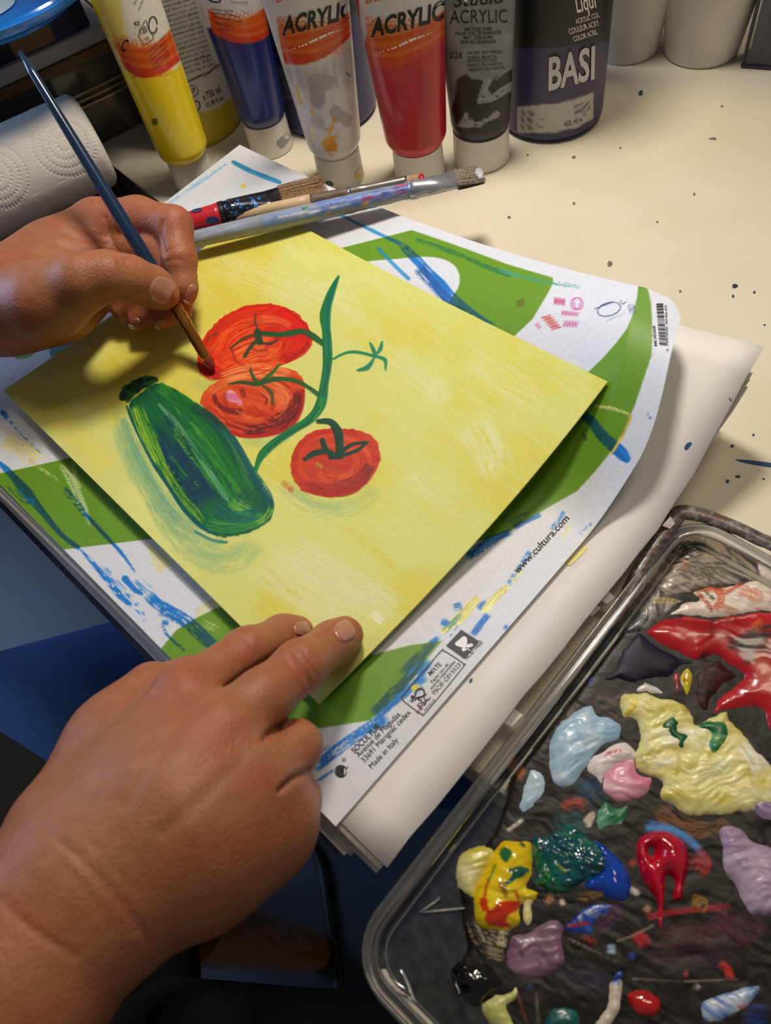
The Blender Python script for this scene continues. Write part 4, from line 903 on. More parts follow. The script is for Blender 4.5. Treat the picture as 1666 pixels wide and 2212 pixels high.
# ---- clear pack of brushes with a blue card, far right
pk = tag(empty('brush_pack'), 'clear plastic pack with blue card and brushes at the right back', 'brush pack')
b0_, b1_ = P(1599, 148, 0), P(1760, 160, 0); e_ = _n(b1_ - b0_); nb = np.array([-e_[1], e_[0], 0]); wd = 0.09
blue_card = material('blue_card', (52, 66, 140), (62, 76, 150), 30, rough=0.4); pack_clear = clear_plastic('pack_plastic', body=0.1); dark_edge = material('pack_edge', (48, 46, 66), rough=0.3); hair_m = material('brush_hair_pale', (190, 170, 140), (120, 110, 104), 400, rough=0.7, stretch=(1, 1, 0.05))
MP = Matrix(((e_[0], nb[0], 0.0, b0_[0]), (e_[1], nb[1], 0.0, b0_[1]), (0, 0, 1, 0), (0, 0, 0, 1)))
box_obj('card', (0.003, 0.006, 0.003), (wd, 0.010, 0.042), blue_card, pk, 0.0005, MP)
box_obj('inner_card', (0.003, 0.0085, 0.042), (wd, 0.0098, 0.17), material('pack_card_white', (196, 190, 180), rough=0.6), pk, 0.0003, MP)
box_obj('pack_base', (0, 0, 0), (wd + 0.003, 0.018, 0.003), dark_edge, pk, 0.001, MP)
box_obj('pack_side', (0, 0, 0.003), (0.0018, 0.018, 0.17), dark_edge, pk, 0.0005, MP)
box_obj('pack_front', (0.002, 0.0, 0.003), (wd, 0.0012, 0.17), pack_clear, pk, 0.0003, MP)
for i in range(6):
    bm = bmesh.new(); bmesh.ops.create_cone(bm, cap_ends=True, segments=12, radius1=0.0045, radius2=0.001, depth=0.03, matrix=MP @ Matrix.Translation((0.012 + i * 0.014, 0.0045, 0.06))); bm_obj('brush_head', bm, hair_m, pk, True)
    bm = bmesh.new(); bmesh.ops.create_cone(bm, cap_ends=True, segments=12, radius1=0.003, radius2=0.003, depth=0.04, matrix=MP @ Matrix.Translation((0.012 + i * 0.014, 0.0045, 0.025))); bm_obj('brush_handle', bm, blue_card, pk, True)

# ================================================================== left: tray, paper roll, stacked cases
tray_m = material('black_lacquer', (16, 16, 18), (22, 22, 24), 20, rough=0.22)
c_ = P(277, 372, 0.009); dy = np.array([0.12, 1.0]); dy = dy / np.hypot(*dy); dx = np.array([dy[1], -dy[0]])
def rrect(cn, ex, ey, wx, wy, r, n=6):
    """rounded rectangle whose corner is cn, sides along ex and ey"""
    out = []
    for cxx, cyy, a0_ in ((r, r, math.pi), (wx - r, r, 1.5 * math.pi), (wx - r, wy - r, 0), (r, wy - r, 0.5 * math.pi)):
        for t in np.linspace(a0_, a0_ + math.pi / 2, n): out.append(cn + ex * (cxx + r * math.cos(t)) + ey * (cyy + r * math.sin(t)))
    return np.array(out)
TX, TY = np.array([0.995, -0.10]), np.array([-0.10, -0.995])
rg = rrect(c_[:2] + np.array([-0.062, 0.004]), TX, TY, 0.127, 0.26, 0.012)
def slab_rings(poly, zs):
    cen = poly.mean(0)
    return [np.concatenate([cen + (poly - cen) * s, np.full((len(poly), 1), z)], 1) for s, z in zs]
V, Fs = loft(slab_rings(rg, ((0.97, 0.0), (1.0, 0.002), (1.0, 0.0075), (0.985, 0.009), (0.95, 0.009), (0.93, 0.006))))
tray = mesh_obj('black_tray', V, Fs, tray_m, None, False)
tag(tray, 'flat glossy black tray lying under the kitchen paper roll', 'tray')

# kitchen paper roll with embossed rings of dots
ra, rb_ = P(-220, 498, 0.036), P(206, 300, 0.036)
rdir = _n(rb_ - ra); rl = 0.0275; rlen = np.linalg.norm(rb_ - ra)
u_ = _n(np.cross(rdir, [0, 0, 1.0])); v_ = np.cross(u_, rdir); NT, NH = 330, 330
an = np.linspace(0, 2 * math.pi, NT, endpoint=False); hs = np.linspace(0, 1, NH)
A_, H_ = np.meshgrid(an, hs * rlen); sA = A_ * rl
emb = np.zeros_like(sA)
cell = 0.043; gx = (sA + 0.004) / cell; row = np.floor(gx); gy = H_ / cell + 0.5 * (row % 2)
lx_, ly_ = (gx - row - 0.5) * cell, (gy - np.floor(gy) - 0.5) * cell; rad = np.hypot(lx_, ly_); th = np.arctan2(ly_, lx_)
for i, r_ in enumerate((0.004, 0.0085, 0.013, 0.0175)):
    nd = int(2 * math.pi * r_ / 0.0021); emb += np.exp(-((rad - r_) / 0.0007) ** 2) * (0.5 + 0.5 * np.cos(th * nd)) ** 1.5
rr_ = rl - 0.0006 * np.minimum(emb, 1) + 0.0004 * (fbm(sA * 120, H_ * 120, 2) - 0.5)
rr_ = rr_ - 0.0035 * np.clip((H_ - (rlen - 0.006)) / 0.006, 0, 1) ** 3
V = ra + rdir * H_[..., None] + rr_[..., None] * (np.cos(A_)[..., None] * u_ + np.sin(A_)[..., None] * v_)
i = np.arange(NT * NH).reshape(NH, NT); j = np.roll(i, -1, 1)
roll = tag(empty('kitchen_paper_roll'), 'white embossed kitchen paper roll lying on the black tray', 'paper roll')
roll_m = material('tissue', (226, 222, 214), (232, 228, 220), 90, rough=0.9, bump=0.15, bscale=900)
mesh_obj('paper', V.reshape(-1, 3), np.stack([i[:-1], j[:-1], j[1:], i[1:]], -1).reshape(-1, 4), roll_m, roll, True)
for s in (0, 1):
    e = ra + rdir * rlen * s; lathe('roll_end', [(rl - 0.004, 0), (0.012, 0.0002 if s else -0.0002)], e - rdir * (0.0005 if s else -0.0005), roll_m, roll, 48, rdir, caps=False)
    lathe('cardboard_core', [(0.012, 0), (0.011, 0.0), (0.011, 0.04)], e if not s else e - rdir * 0.04, material('cardboard', (150, 120, 90), rough=0.8), roll, 32, rdir, caps=False)

# stack of cases and boards behind the roll
E0, E1 = P(0, 306, 0.030), P(279, 172, 0.030); ed = E1 - E0; ed[2] = 0; ed = _n(ed); en = np.array([-ed[1], ed[0], 0.0])   # en points away from the viewer
if en @ (CAM - E0) > 0: en = -en
MS = Matrix(((ed[0], en[0], 0, E0[0]), (ed[1], en[1], 0, E0[1]), (0, 0, 1, 0), (0, 0, 0, 1)))
Lc = float((E1 - E0) @ ed) + 0.012
cs = tag(empty('clear_case'), 'clear plastic storage case at the bottom of the left stack', 'storage case')
case_clear = clear_plastic('case_plastic', (220, 214, 200), body=0.22, rough=0.08); case_rim = material('case_rim', (176, 164, 130), (196, 188, 160), 60, rough=0.15, metal=0.6)
box_obj('case_front', (-0.16, 0.0, 0.001), (Lc, 0.0015, 0.051), case_clear, cs, 0.0004, MS); box_obj('case_end', (Lc - 0.0015, 0.0015, 0.001), (Lc, 0.18, 0.051), case_clear, cs, 0.0004, MS)
box_obj('case_floor', (-0.16, 0.0015, 0.0), (Lc, 0.18, 0.001), case_clear, cs, 0.0003, MS); box_obj('case_back', (-0.16, 0.18, 0.0), (Lc, 0.183, 0.051), material('case_back', (40, 34, 28), (90, 76, 30), 14, rough=0.5), cs, 0.0003, MS)
for z in (0.0265, 0.0305, 0.0345): box_obj('case_rim', (-0.16, -0.0022, z), (Lc + 0.002, 0.0, z + 0.0018), case_rim, cs, 0.0006, MS)
for i, (x, z, c) in enumerate(((0.0, 0.012, (60, 40, 24)), (0.0, 0.022, (24, 60, 36)), (-0.02, 0.03, (30, 24, 22)), (0.01, 0.041, (70, 50, 30)))):
    V, Fs = tube_mesh([np.array(MS @ Vector((-0.14 + x, 0.03 + 0.02 * i, z))), np.array(MS @ Vector((Lc - 0.03 + x, 0.025 + 0.02 * i, z)))], (0.006, 0.004), 10)
    mesh_obj('stored_brush', V, Fs, material('stored_brush', c, rough=0.4), cs)
wb = box_obj('wooden_board', (-0.17, -0.002, 0.0512), (Lc - 0.006, 0.17, 0.0572), material('wood_board', (124, 88, 50), (150, 112, 66), 60, rough=0.5, stretch=(1, 12, 12)), None, 0.0006, MS)
tag(wb, 'thin brown wooden board lying on the clear case', 'board')
cb = box_obj('canvas_board', (-0.16, 0.0, 0.0574), (Lc - 0.010, 0.17, 0.0664), material('canvas_white', (212, 208, 204), (222, 218, 212), 200, rough=0.8, bump=0.1, bscale=900), None, 0.001, MS)
tag(cb, 'white canvas board stacked above the brown wooden board', 'canvas')
nbx = tag(empty('flat_box'), 'dark navy flat box with tan stripe near top of left stack', 'box')
box_obj('box_body', (-0.17, 0.004, 0.0666), (Lc - 0.020, 0.17, 0.092), material('navy_card', (26, 28, 44), (34, 38, 60), 20, rough=0.35), nbx, 0.001, MS)
box_obj('tan_band', (0.035, 0.0030, 0.0675), (0.062, 0.004, 0.080), material('tan_print', (140, 112, 70), rough=0.5), nbx, 0.0, MS)
box_obj('blue_band', (0.062, 0.0030, 0.0675), (Lc - 0.03, 0.004, 0.0915), material('blue_print', (24, 36, 92), rough=0.4), nbx, 0.0, MS)
bowl_m = material('blue_plastic', (22, 130, 236), (40, 150, 244), 12, rough=0.18, coat=0.4)
cbw = P(-6, 6, 0.100)
prof = [(0.012, 0.0), (0.030, 0.001), (0.034, 0.004), (0.040, 0.0045), (0.043, 0.008), (0.049, 0.009), (0.052, 0.012), (0.059, 0.0135), (0.061, 0.016), (0.064, 0.0165), (0.0645, 0.0185), (0.0615, 0.0185), (0.056, 0.016), (0.048, 0.0115), (0.039, 0.007), (0.028, 0.0035), (0.002, 0.003)]
prof = [(r_ * 1.22, z_ * 1.25) for r_, z_ in prof]
bw = tag(empty('blue_dish'), 'bright blue ribbed plastic dish on top of the left stack', 'dish')
bwd = lathe('dish', prof, [cbw[0], cbw[1], 0.0925], bowl_m, bw, 72)
for r_, z_ in ((0.072, 0.0232), (0.061, 0.0175), (0.051, 0.0125)): lathe('rib', [(r_, z_ - 0.0012), (r_ + 0.001, z_ + 0.0006), (r_ + 0.002, z_ - 0.0004)], [cbw[0], cbw[1], 0.0925], bowl_m, bw, 72, caps=False)
q, f = disc_mesh([(-10, -10), (24, -20), (34, 4), (16, 24), (-10, 34), (-40, 10)], 4); decal('paint_smear', q, f, bwd, material('pale_blue_paint', (200, 220, 240), rough=0.4), bw, eps=0.0006)

# ================================================================== brushes
def brush_axis(p0, p1):
    a, b = P(*p0), P(*p1); return a, b
def along(a, b, ts): return [a + (b - a) * t for t in ts]
metal_m = material('ferrule_metal', (196, 192, 184), (214, 210, 204), 80, rough=0.22, metal=0.9)
def bristles(parent, a, b, w0, w1, th, mat, n=90, seed=1):
    """flat head of single hairs"""
    rng = random.Random(seed); d = _n(b - a); s = _n(np.cross(d, [0, 0, 1.0])); up = np.cross(s, d); V = []; Fs = []
    L = np.linalg.norm(b - a)
    for i in range(n):
        x = rng.uniform(-1, 1); y = rng.uniform(-1, 1) * math.sqrt(1 - 0.6 * x * x); l = L * rng.uniform(0.86, 1.04)
        p0 = a + s * x * w0 + up * y * th; p1 = a + d * l + s * (x * w1 + rng.uniform(-.0004, .0004)) + up * y * th * 0.55
        r = 0.00022 + 0.0001 * rng.random(); m = 0.5 * (p0 + p1) + up * rng.uniform(-.0003, .0003); k = len(V)
        for p, q_ in ((p0, r), (m, r), (p1, r * 0.5)):
            for t in (0, 2.1, 4.2): V.append(p + q_ * (math.cos(t) * s + math.sin(t) * up))
        for j in (0, 3):
            for t in range(3): Fs.append((k + j + t, k + j + (t + 1) % 3, k + j + 3 + (t + 1) % 3, k + j + 3 + t))
    # dense heart of the tuft
    k = len(V)
    for f_, w, h_ in ((0.0, w0, th), (0.6, (w0 + w1) / 2 * 0.9, th * 0.7), (0.9, w1 * 0.85, th * 0.4)):
        c = a + d * L * f_
        for t in np.linspace(0, 2 * math.pi, 12, endpoint=False): V.append(c + s * w * 0.92 * math.cos(t) + up * h_ * 0.92 * math.sin(t))
    for j in (0, 12):
        for t in range(12): Fs.append((k + j + t, k + j + (t + 1) % 12, k + j + 12 + (t + 1) % 12, k + j + 12 + t))
    Fs.append(tuple(k + 24 + t for t in range(12)))
    return tag(mesh_obj('bristles', V, Fs, mat, parent, False), kind='stuff')
# 1 wide flat brush, red handle and black ferrule
w1 = tag(empty('flat_brush'), 'wide flat brush with red handle and black ferrule', 'paintbrush')
a, b = P(330, 505, 0.0365), P(702, 402, 0.0355); ts = np.linspace(0, 1, 40)
def seg(a, b, t0, t1, n=14): return np.array([a + (b - a) * t for t in np.linspace(t0, t1, n)])
red_h = material('red_lacquer', (190, 30, 46), (200, 38, 52), 40, rough=0.3)
V, Fs = tube_mesh(seg(a, b, 0.0, 0.40), np.linspace(0.0052, 0.0066, 14), 16); hr = mesh_obj('handle', V, Fs, red_h, w1)
V, Fs = tube_mesh(seg(a, b, 0.395, 0.42, 5), 0.0069, 16); mesh_obj('band', V, Fs, print_k, w1)
blk = material('black_ferrule', (26, 27, 32), (34, 36, 44), 60, rough=0.16, coat=0.5)
d = _n(b - a); s_ = _n(np.cross(d, [0, 0, 1.0])); u2 = np.cross(s_, d); rings = []
for t, w, h_ in ((0.42, 0.0066, 0.0066), (0.45, 0.0064, 0.0064), (0.455, 0.0070, 0.0069), (0.47, 0.0066, 0.0066), (0.56, 0.0072, 0.0058), (0.66, 0.0086, 0.0040), (0.745, 0.0094, 0.0034)):
    c = a + (b - a) * t; rings.append([c + s_ * w * math.cos(k) + u2 * h_ * math.sin(k) for k in np.linspace(0, 2 * math.pi, 24, endpoint=False)])
V, Fs = loft(rings); fe = mesh_obj('ferrule', V, Fs, blk, w1)
spl = material('blue_splash', (26, 92, 178), (40, 110, 200), 90, rough=0.35)
rs = random.Random(3)
for i in range(26):
    x, y = (rs.uniform(470, 560), 0); y = 452 - (x - 480) * 0.28 + rs.uniform(-16, 18); r = rs.uniform(1.2, 4.2)
    q, f = disc_mesh([(x + r * rs.uniform(0.5, 1.5) * math.cos(t), y + r * rs.uniform(0.5, 1.3) * math.sin(t)) for t in np.linspace(0, 2 * math.pi, 7, endpoint=False)], 2); decal('paint_splash', q, f, fe, spl, w1, eps=0.0003)
for pl in ([(445, 478), (452, 468), (470, 470), (472, 480), (455, 482)], [(415, 455), (432, 450), (436, 456), (420, 460)], [(400, 462), (408, 458), (410, 464)]):
    q, f = disc_mesh(pl, 3); decal('paint_splash', q, f, hr, material('navy_splash', (24, 50, 100)), w1, eps=0.0003)
bristles(w1, a + (b - a) * 0.74, b, 0.0090, 0.0100, 0.0030, material('brown_bristle', (70, 48, 24), (150, 104, 46), 900, rough=0.6), 300, 2)
# 2 slim brush with silver ferrule and red tip
w2 = tag(empty('slim_brush'), 'slim brush with beige handle, silver ferrule and red-stained tip', 'paintbrush')
a, b = P(330, 506, 0.0320), P(914, 384, 0.0410)
V, Fs = tube_mesh(seg(a, b, 0.0, 0.60), np.linspace(0.0030, 0.0036, 14), 12); h2 = mesh_obj('handle', V, Fs, material('beige_wood', (196, 166, 128), (212, 184, 148), 60, rough=0.45), w2)
V, Fs = tube_mesh(seg(a, b, 0.60, 0.735), np.linspace(0.0036, 0.0030, 14), 12); mesh_obj('handle_tip', V, Fs, material('brown_wood_worn', (92, 74, 62), (120, 100, 84), 200, rough=0.5), w2)
V, Fs = tube_mesh(seg(a, b, 0.735, 0.945, 16), [0.0031, 0.0033, 0.0030, 0.0033, 0.0029] + [0.0028] * 11, 14); mesh_obj('ferrule', V, Fs, metal_m, w2)
bristles(w2, a + (b - a) * 0.94, b, 0.0026, 0.0028, 0.0016, material('sand_bristle', (190, 150, 100), (160, 120, 74), 600, rough=0.6), 90, 5)
V, Fs = tube_mesh(seg(a, b, 0.985, 1.004, 4), [0.0020, 0.0028, 0.0030, 0.0020], 10, flat=0.6); mesh_obj('red_tip', V, Fs, material('red_paint', (188, 24, 40), rough=0.3), w2)
# 3 thick paint-crusted brush
w3 = tag(empty('round_handled_brush'), 'thick grey-blue brush caked with dried paint, tip past the pad', 'paintbrush')
a, b = P(330, 537, 0.0345), P(1044, 376, 0.0385)
ts = np.linspace(0, 0.79, 240); NT = 28; an = np.linspace(0, 2 * math.pi, NT, endpoint=False); d = _n(b - a); s_ = _n(np.cross(d, [0, 0, 1.0])); u2 = np.cross(s_, d); V = []
for t in ts:
    r = 0.0038 + 0.0009 * math.sin(math.pi * min(1, t / 0.8)); rn = r + 0.0007 * (fbm(an * 2.2, np.full(NT, t * 60), 6) - 0.4) * sstep(0.3, 0.55, np.array(t))
    V.append(a + (b - a) * t + rn[:, None] * (np.cos(an)[:, None] * s_ + np.sin(an)[:, None] * u2))
V = np.concatenate(V); cvs = Canvas(to_px(V), (150, 154, 160))
for pts, w, c, dr in (([(560, 482), (700, 452), (800, 430)], 24, (110, 140, 190), 0.42), ([(680, 450), (800, 425), (905, 402)], 22, (96, 124, 196), 0.36), ([(700, 462), (790, 448)], 8, (190, 150, 110), 0.4), ([(780, 432), (880, 412)], 8, (170, 50, 80), 0.45), ([(820, 418), (910, 398)], 10, (60, 80, 150), 0.5), ([(600, 470), (760, 440)], 6, (210, 214, 220), 0.45), ([(785, 442), (792, 440)], 7, (226, 160, 40), 0.1), ([(650, 452), (668, 448)], 7, (60, 140, 90), 0.2), ([(740, 462), (800, 452)], 7, (120, 90, 60), 0.35), ([(850, 400), (905, 392)], 9, (186, 40, 70), 0.4), ([(420, 510), (560, 482)], 30, (150, 164, 190), 0.5)):
    cvs.stroke(pts, w, c, 0.95, dry=dr, soft=2)
i = np.arange(NT * len(ts)).reshape(len(ts), NT); j = np.roll(i, -1, 1)
mesh_obj('handle', V, np.stack([i[:-1], j[:-1], j[1:], i[1:]], -1).reshape(-1, 4), material('crusted_handle', None, attr=True, rough=0.45, scale=300), w3, True, cvs.c)
rings = []
for t, w, h_ in ((0.78, 0.0048, 0.0048), (0.80, 0.0052, 0.0050), (0.81, 0.0047, 0.0046), (0.84, 0.0052, 0.0044), (0.925, 0.0064, 0.0026)):
    c = a + (b - a) * t; rings.append([c + s_ * w * math.cos(k) + u2 * h_ * math.sin(k) for k in np.linspace(0, 2 * math.pi, 24, endpoint=False)])
V, Fs = loft(rings); mesh_obj('ferrule', V, Fs, material('painted_ferrule', (196, 196, 200), (150, 160, 176), 160, rough=0.25, metal=0.6), w3)
bristles(w3, a + (b - a) * 0.92, b, 0.0062, 0.0066, 0.0026, material('grey_bristle', (96, 84, 68), (150, 136, 112), 700, rough=0.65), 220, 8)
V, Fs = tube_mesh(seg(a, b, 0.975, 1.0, 4), [0.003, 0.0048, 0.0052, 0.004], 10, flat=0.45); mesh_obj('white_tip', V, Fs, material('white_crust', (206, 204, 206), (180, 180, 190), 300, rough=0.5, bump=0.4, bscale=600), w3)
# ================================================================== palette: clear plastic lid with paint on it
palette = tag(empty('palette'), 'clear plastic lid used as palette, covered in acrylic paint', 'palette')
pal_clear = clear_plastic('palette_plastic', (226, 230, 232), body=0.10, rough=0.10)
pal_rim = clear_plastic('palette_rim_plastic', (214, 216, 218), body=0.26, rough=0.15)
PZ = 0.0022
o0 = P(738, 2058, 0.010); o1 = P(1474, 1106, 0.010)
ey = _n(np.array([o1[0] - o0[0], o1[1] - o0[1], 0]))[:2]; ex = np.array([ey[1], -ey[0]])
PL, PW = float(np.hypot(*(o1 - o0)[:2])) + 0.004, 0.30
cn = o0[:2] - ey * 0.002
def prr(inset, r): return rrect(cn + ex * inset + ey * inset, ex, ey, PW - 2 * inset, PL - 2 * inset, max(r - inset, 0.004), 8)
def prings(lst): return [np.concatenate([prr(i_, 0.018), np.full((32, 1), z)], 1) for i_, z in lst]
V, Fs = loft(prings(((0.0085, PZ), (0.0075, PZ), (0.0066, 0.004), (0.0056, 0.0105))), True, False)
Fs = list(Fs) + [tuple(range(32))]
mesh_obj('lid_plate', V, Fs, pal_clear, palette, False)
V, Fs = loft(prings(((0.0058, 0.0098), (0.0052, 0.0112), (0.0042, 0.0108), (0.0033, 0.0092), (0.0022, 0.0098), (0.0012, 0.0112), (0.0002, 0.0106), (0.0, 0.0080), (0.0006, 0.0070))), True, False)
mesh_obj('rim', V, Fs, pal_rim, palette, True)
def ridge(p0, p1, r=0.0005):
    V, Fs = tube_mesh([P(*p0, PZ + 0.0006), P(*p1, PZ + 0.0006)], r, 8); mesh_obj('moulded_ridge', V, Fs, pal_ridge, palette)
pal_ridge = clear_plastic('ridge_plastic', (230, 230, 228), body=0.8, rough=0.1)
for p0, p1 in (((907, 1971), (1004, 1962)), ((907, 1971), (950, 1941)), ((868, 2094), (906, 2186)), ((1262, 1390), (1330, 1352))): ridge(p0, p1)

paint_m = material('wet_paint', None, attr=True, scale=700, rough=0.36, coat=0.15, bump=0.10, bscale=700)
dry_m = material('dried_paint', None, attr=True, scale=700, rough=0.42, bump=0.10, bscale=700, spec=0.3)
gloss_m = material('glossy_paint', None, attr=True, scale=500, rough=0.12, coat=0.8)
matt_dark = material('matt_dark_paint', None, attr=True, scale=500, rough=0.42, spec=0.18)
soft_gloss = material('satin_paint', None, attr=True, scale=500, rough=0.26, coat=0.3)
def KE(*p): return [(1100 + x * 0.3397, 1080 + y * 0.3397) for x, y in p]
def KF(*p): return [(700 + x * 0.58, 1650 + y * 0.58) for x, y in p]
def KG(*p): return [(960 + x * 0.2761, 1750 + y * 0.2761) for x, y in p]
_ds = [20]
def height_mesh(name, poly_px, z0, hgt, slope, col_fn, mat, step=0.0005, rag=0.0006, ang=0.6, relief=0.4, rel_scale=0.0022, hole=None, bubbles=0, fine=None):
    """thick paint: a height field inside an outline, sinking below its bed at the rim"""
    _ds[0] += 1; sd = _ds[0]
    pl = crom(poly_px, 5, True); w = np.array([P(x, y, z0)[:2] for x, y in pl])
    lo = w.min(0) - 0.002; hi = np.minimum(w.max(0) + 0.002, cn + ex * (PW - 0.02) + ey * PL + 0.5); nx, ny = (np.ceil((hi - lo) / step)).astype(int) + 1
    X, Y = np.meshgrid(lo[0] + np.arange(nx) * step, lo[1] + np.arange(ny) * step, indexing='ij'); g = np.stack([X.ravel(), Y.ravel()], 1)
    d = poly_sd(g, w) + (fbm(g[:, 0] / 0.004, g[:, 1] / 0.004, sd) - 0.5) * 2 * rag
    lim = np.array([cn + ex * a_ + ey * b_ for a_, b_ in ((0.0088, 0.0088), (PW - 0.0088, 0.0088), (PW - 0.0088, PL - 0.0082), (0.0088, PL - 0.0082))])
    d = np.minimum(d, poly_sd(g, lim))
    if hole is not None:
        hw = np.array([P(x, y, z0)[:2] for x, y in crom(hole, 5, True)]); d = np.minimum(d, -poly_sd(g, hw))
    keep = d > -0.0012
    ca, sa = math.cos(ang), math.sin(ang); u = g[:, 0] * ca + g[:, 1] * sa; v = -g[:, 0] * sa + g[:, 1] * ca
    wx = (fbm(g[:, 0] / 0.012, g[:, 1] / 0.012, sd + 5, 2) - 0.5) * 0.016; wy = (fbm(g[:, 0] / 0.007, g[:, 1] / 0.007, sd + 6, 2) - 0.5) * 0.006
    rl_ = 0.45 * fbm((v + wx) / rel_scale, (u + wy) / (rel_scale * 5), sd, 3) + 0.55 * fbm((g[:, 0] + wy) / (rel_scale * 2.2), (g[:, 1] + wx * 0.4) / (rel_scale * 2.2), sd + 1, 3)
    rl_ = rl_ + (fine if fine is not None else (0.10 if mat is gloss_m else 0.35)) * (fbm((v + wx * 0.5) / (rel_scale * 0.4), u / (rel_scale * 5), sd + 7, 2) - 0.5)
    base = np.where(d > 0, hgt * (1 - np.exp(-np.maximum(d, 0) / slope)), d * 1.2)
    h = base * (1 + relief * 2 * (rl_ - 0.5) * (d > 0))
    if bubbles: h += hgt * bubbles * sstep(0.6, 0.9, fbm(g[:, 0] / 0.0011, g[:, 1] / 0.0011, sd + 2, 2)) * (d > 0.001)
    V = np.concatenate([g, (z0 + h)[:, None]], 1)
    idx = np.arange(nx * ny).reshape(nx, ny); q4 = np.stack([idx[:-1, :-1], idx[1:, :-1], idx[1:, 1:], idx[:-1, 1:]], -1).reshape(-1, 4)
    q4 = q4[keep[q4].all(1)]
    if not len(q4): return None
    us = np.unique(q4); mp = np.full(nx * ny, -1); mp[us] = np.arange(len(us))
    V = V[us]; cvs = Canvas(to_px(V), (0, 0, 0)); cvs.sd = sd * 3
    col_fn(cvs, u[us], v[us], d[us], sd)
    return mesh_obj(name, V, mp[q4], mat, palette, True, cvs.c)
def mixc(*cols, f=0.0016, st=7.0, extra=None):
    def fn(c, u, v, d, sd):
        n_ = 0.6 * fbm(v / f, u / (f * st), sd, 3) + 0.4 * fbm(u / (f * 5), v / (f * 5), sd + 4, 2)
        t = np.clip((n_ - 0.3) / 0.4, 0, 0.999) * (len(cols) - 1); k = t.astype(int); fr_ = (t - k)[:, None]
        C = np.array(cols, float); C = np.concatenate([C, C[-1:]]); c.c = C[k] * (1 - fr_) + C[k + 1] * fr_
        if extra: extra(c)
    return fn
def dab(poly, cols, label, hgt=0.0022, slope=0.0022, mat=None, ang=0.6, z=PZ + 0.0006, name='paint_dab', **k):
    ex_ = k.pop('extra', None); f_ = k.pop('f', 0.0016); st = k.pop('st', 7.0)
    o = height_mesh(name, poly, z, hgt, slope, mixc(*cols, f=f_, st=st, extra=ex_), mat or paint_m, ang=ang, **k)
    if o: o['label'] = label
    return o
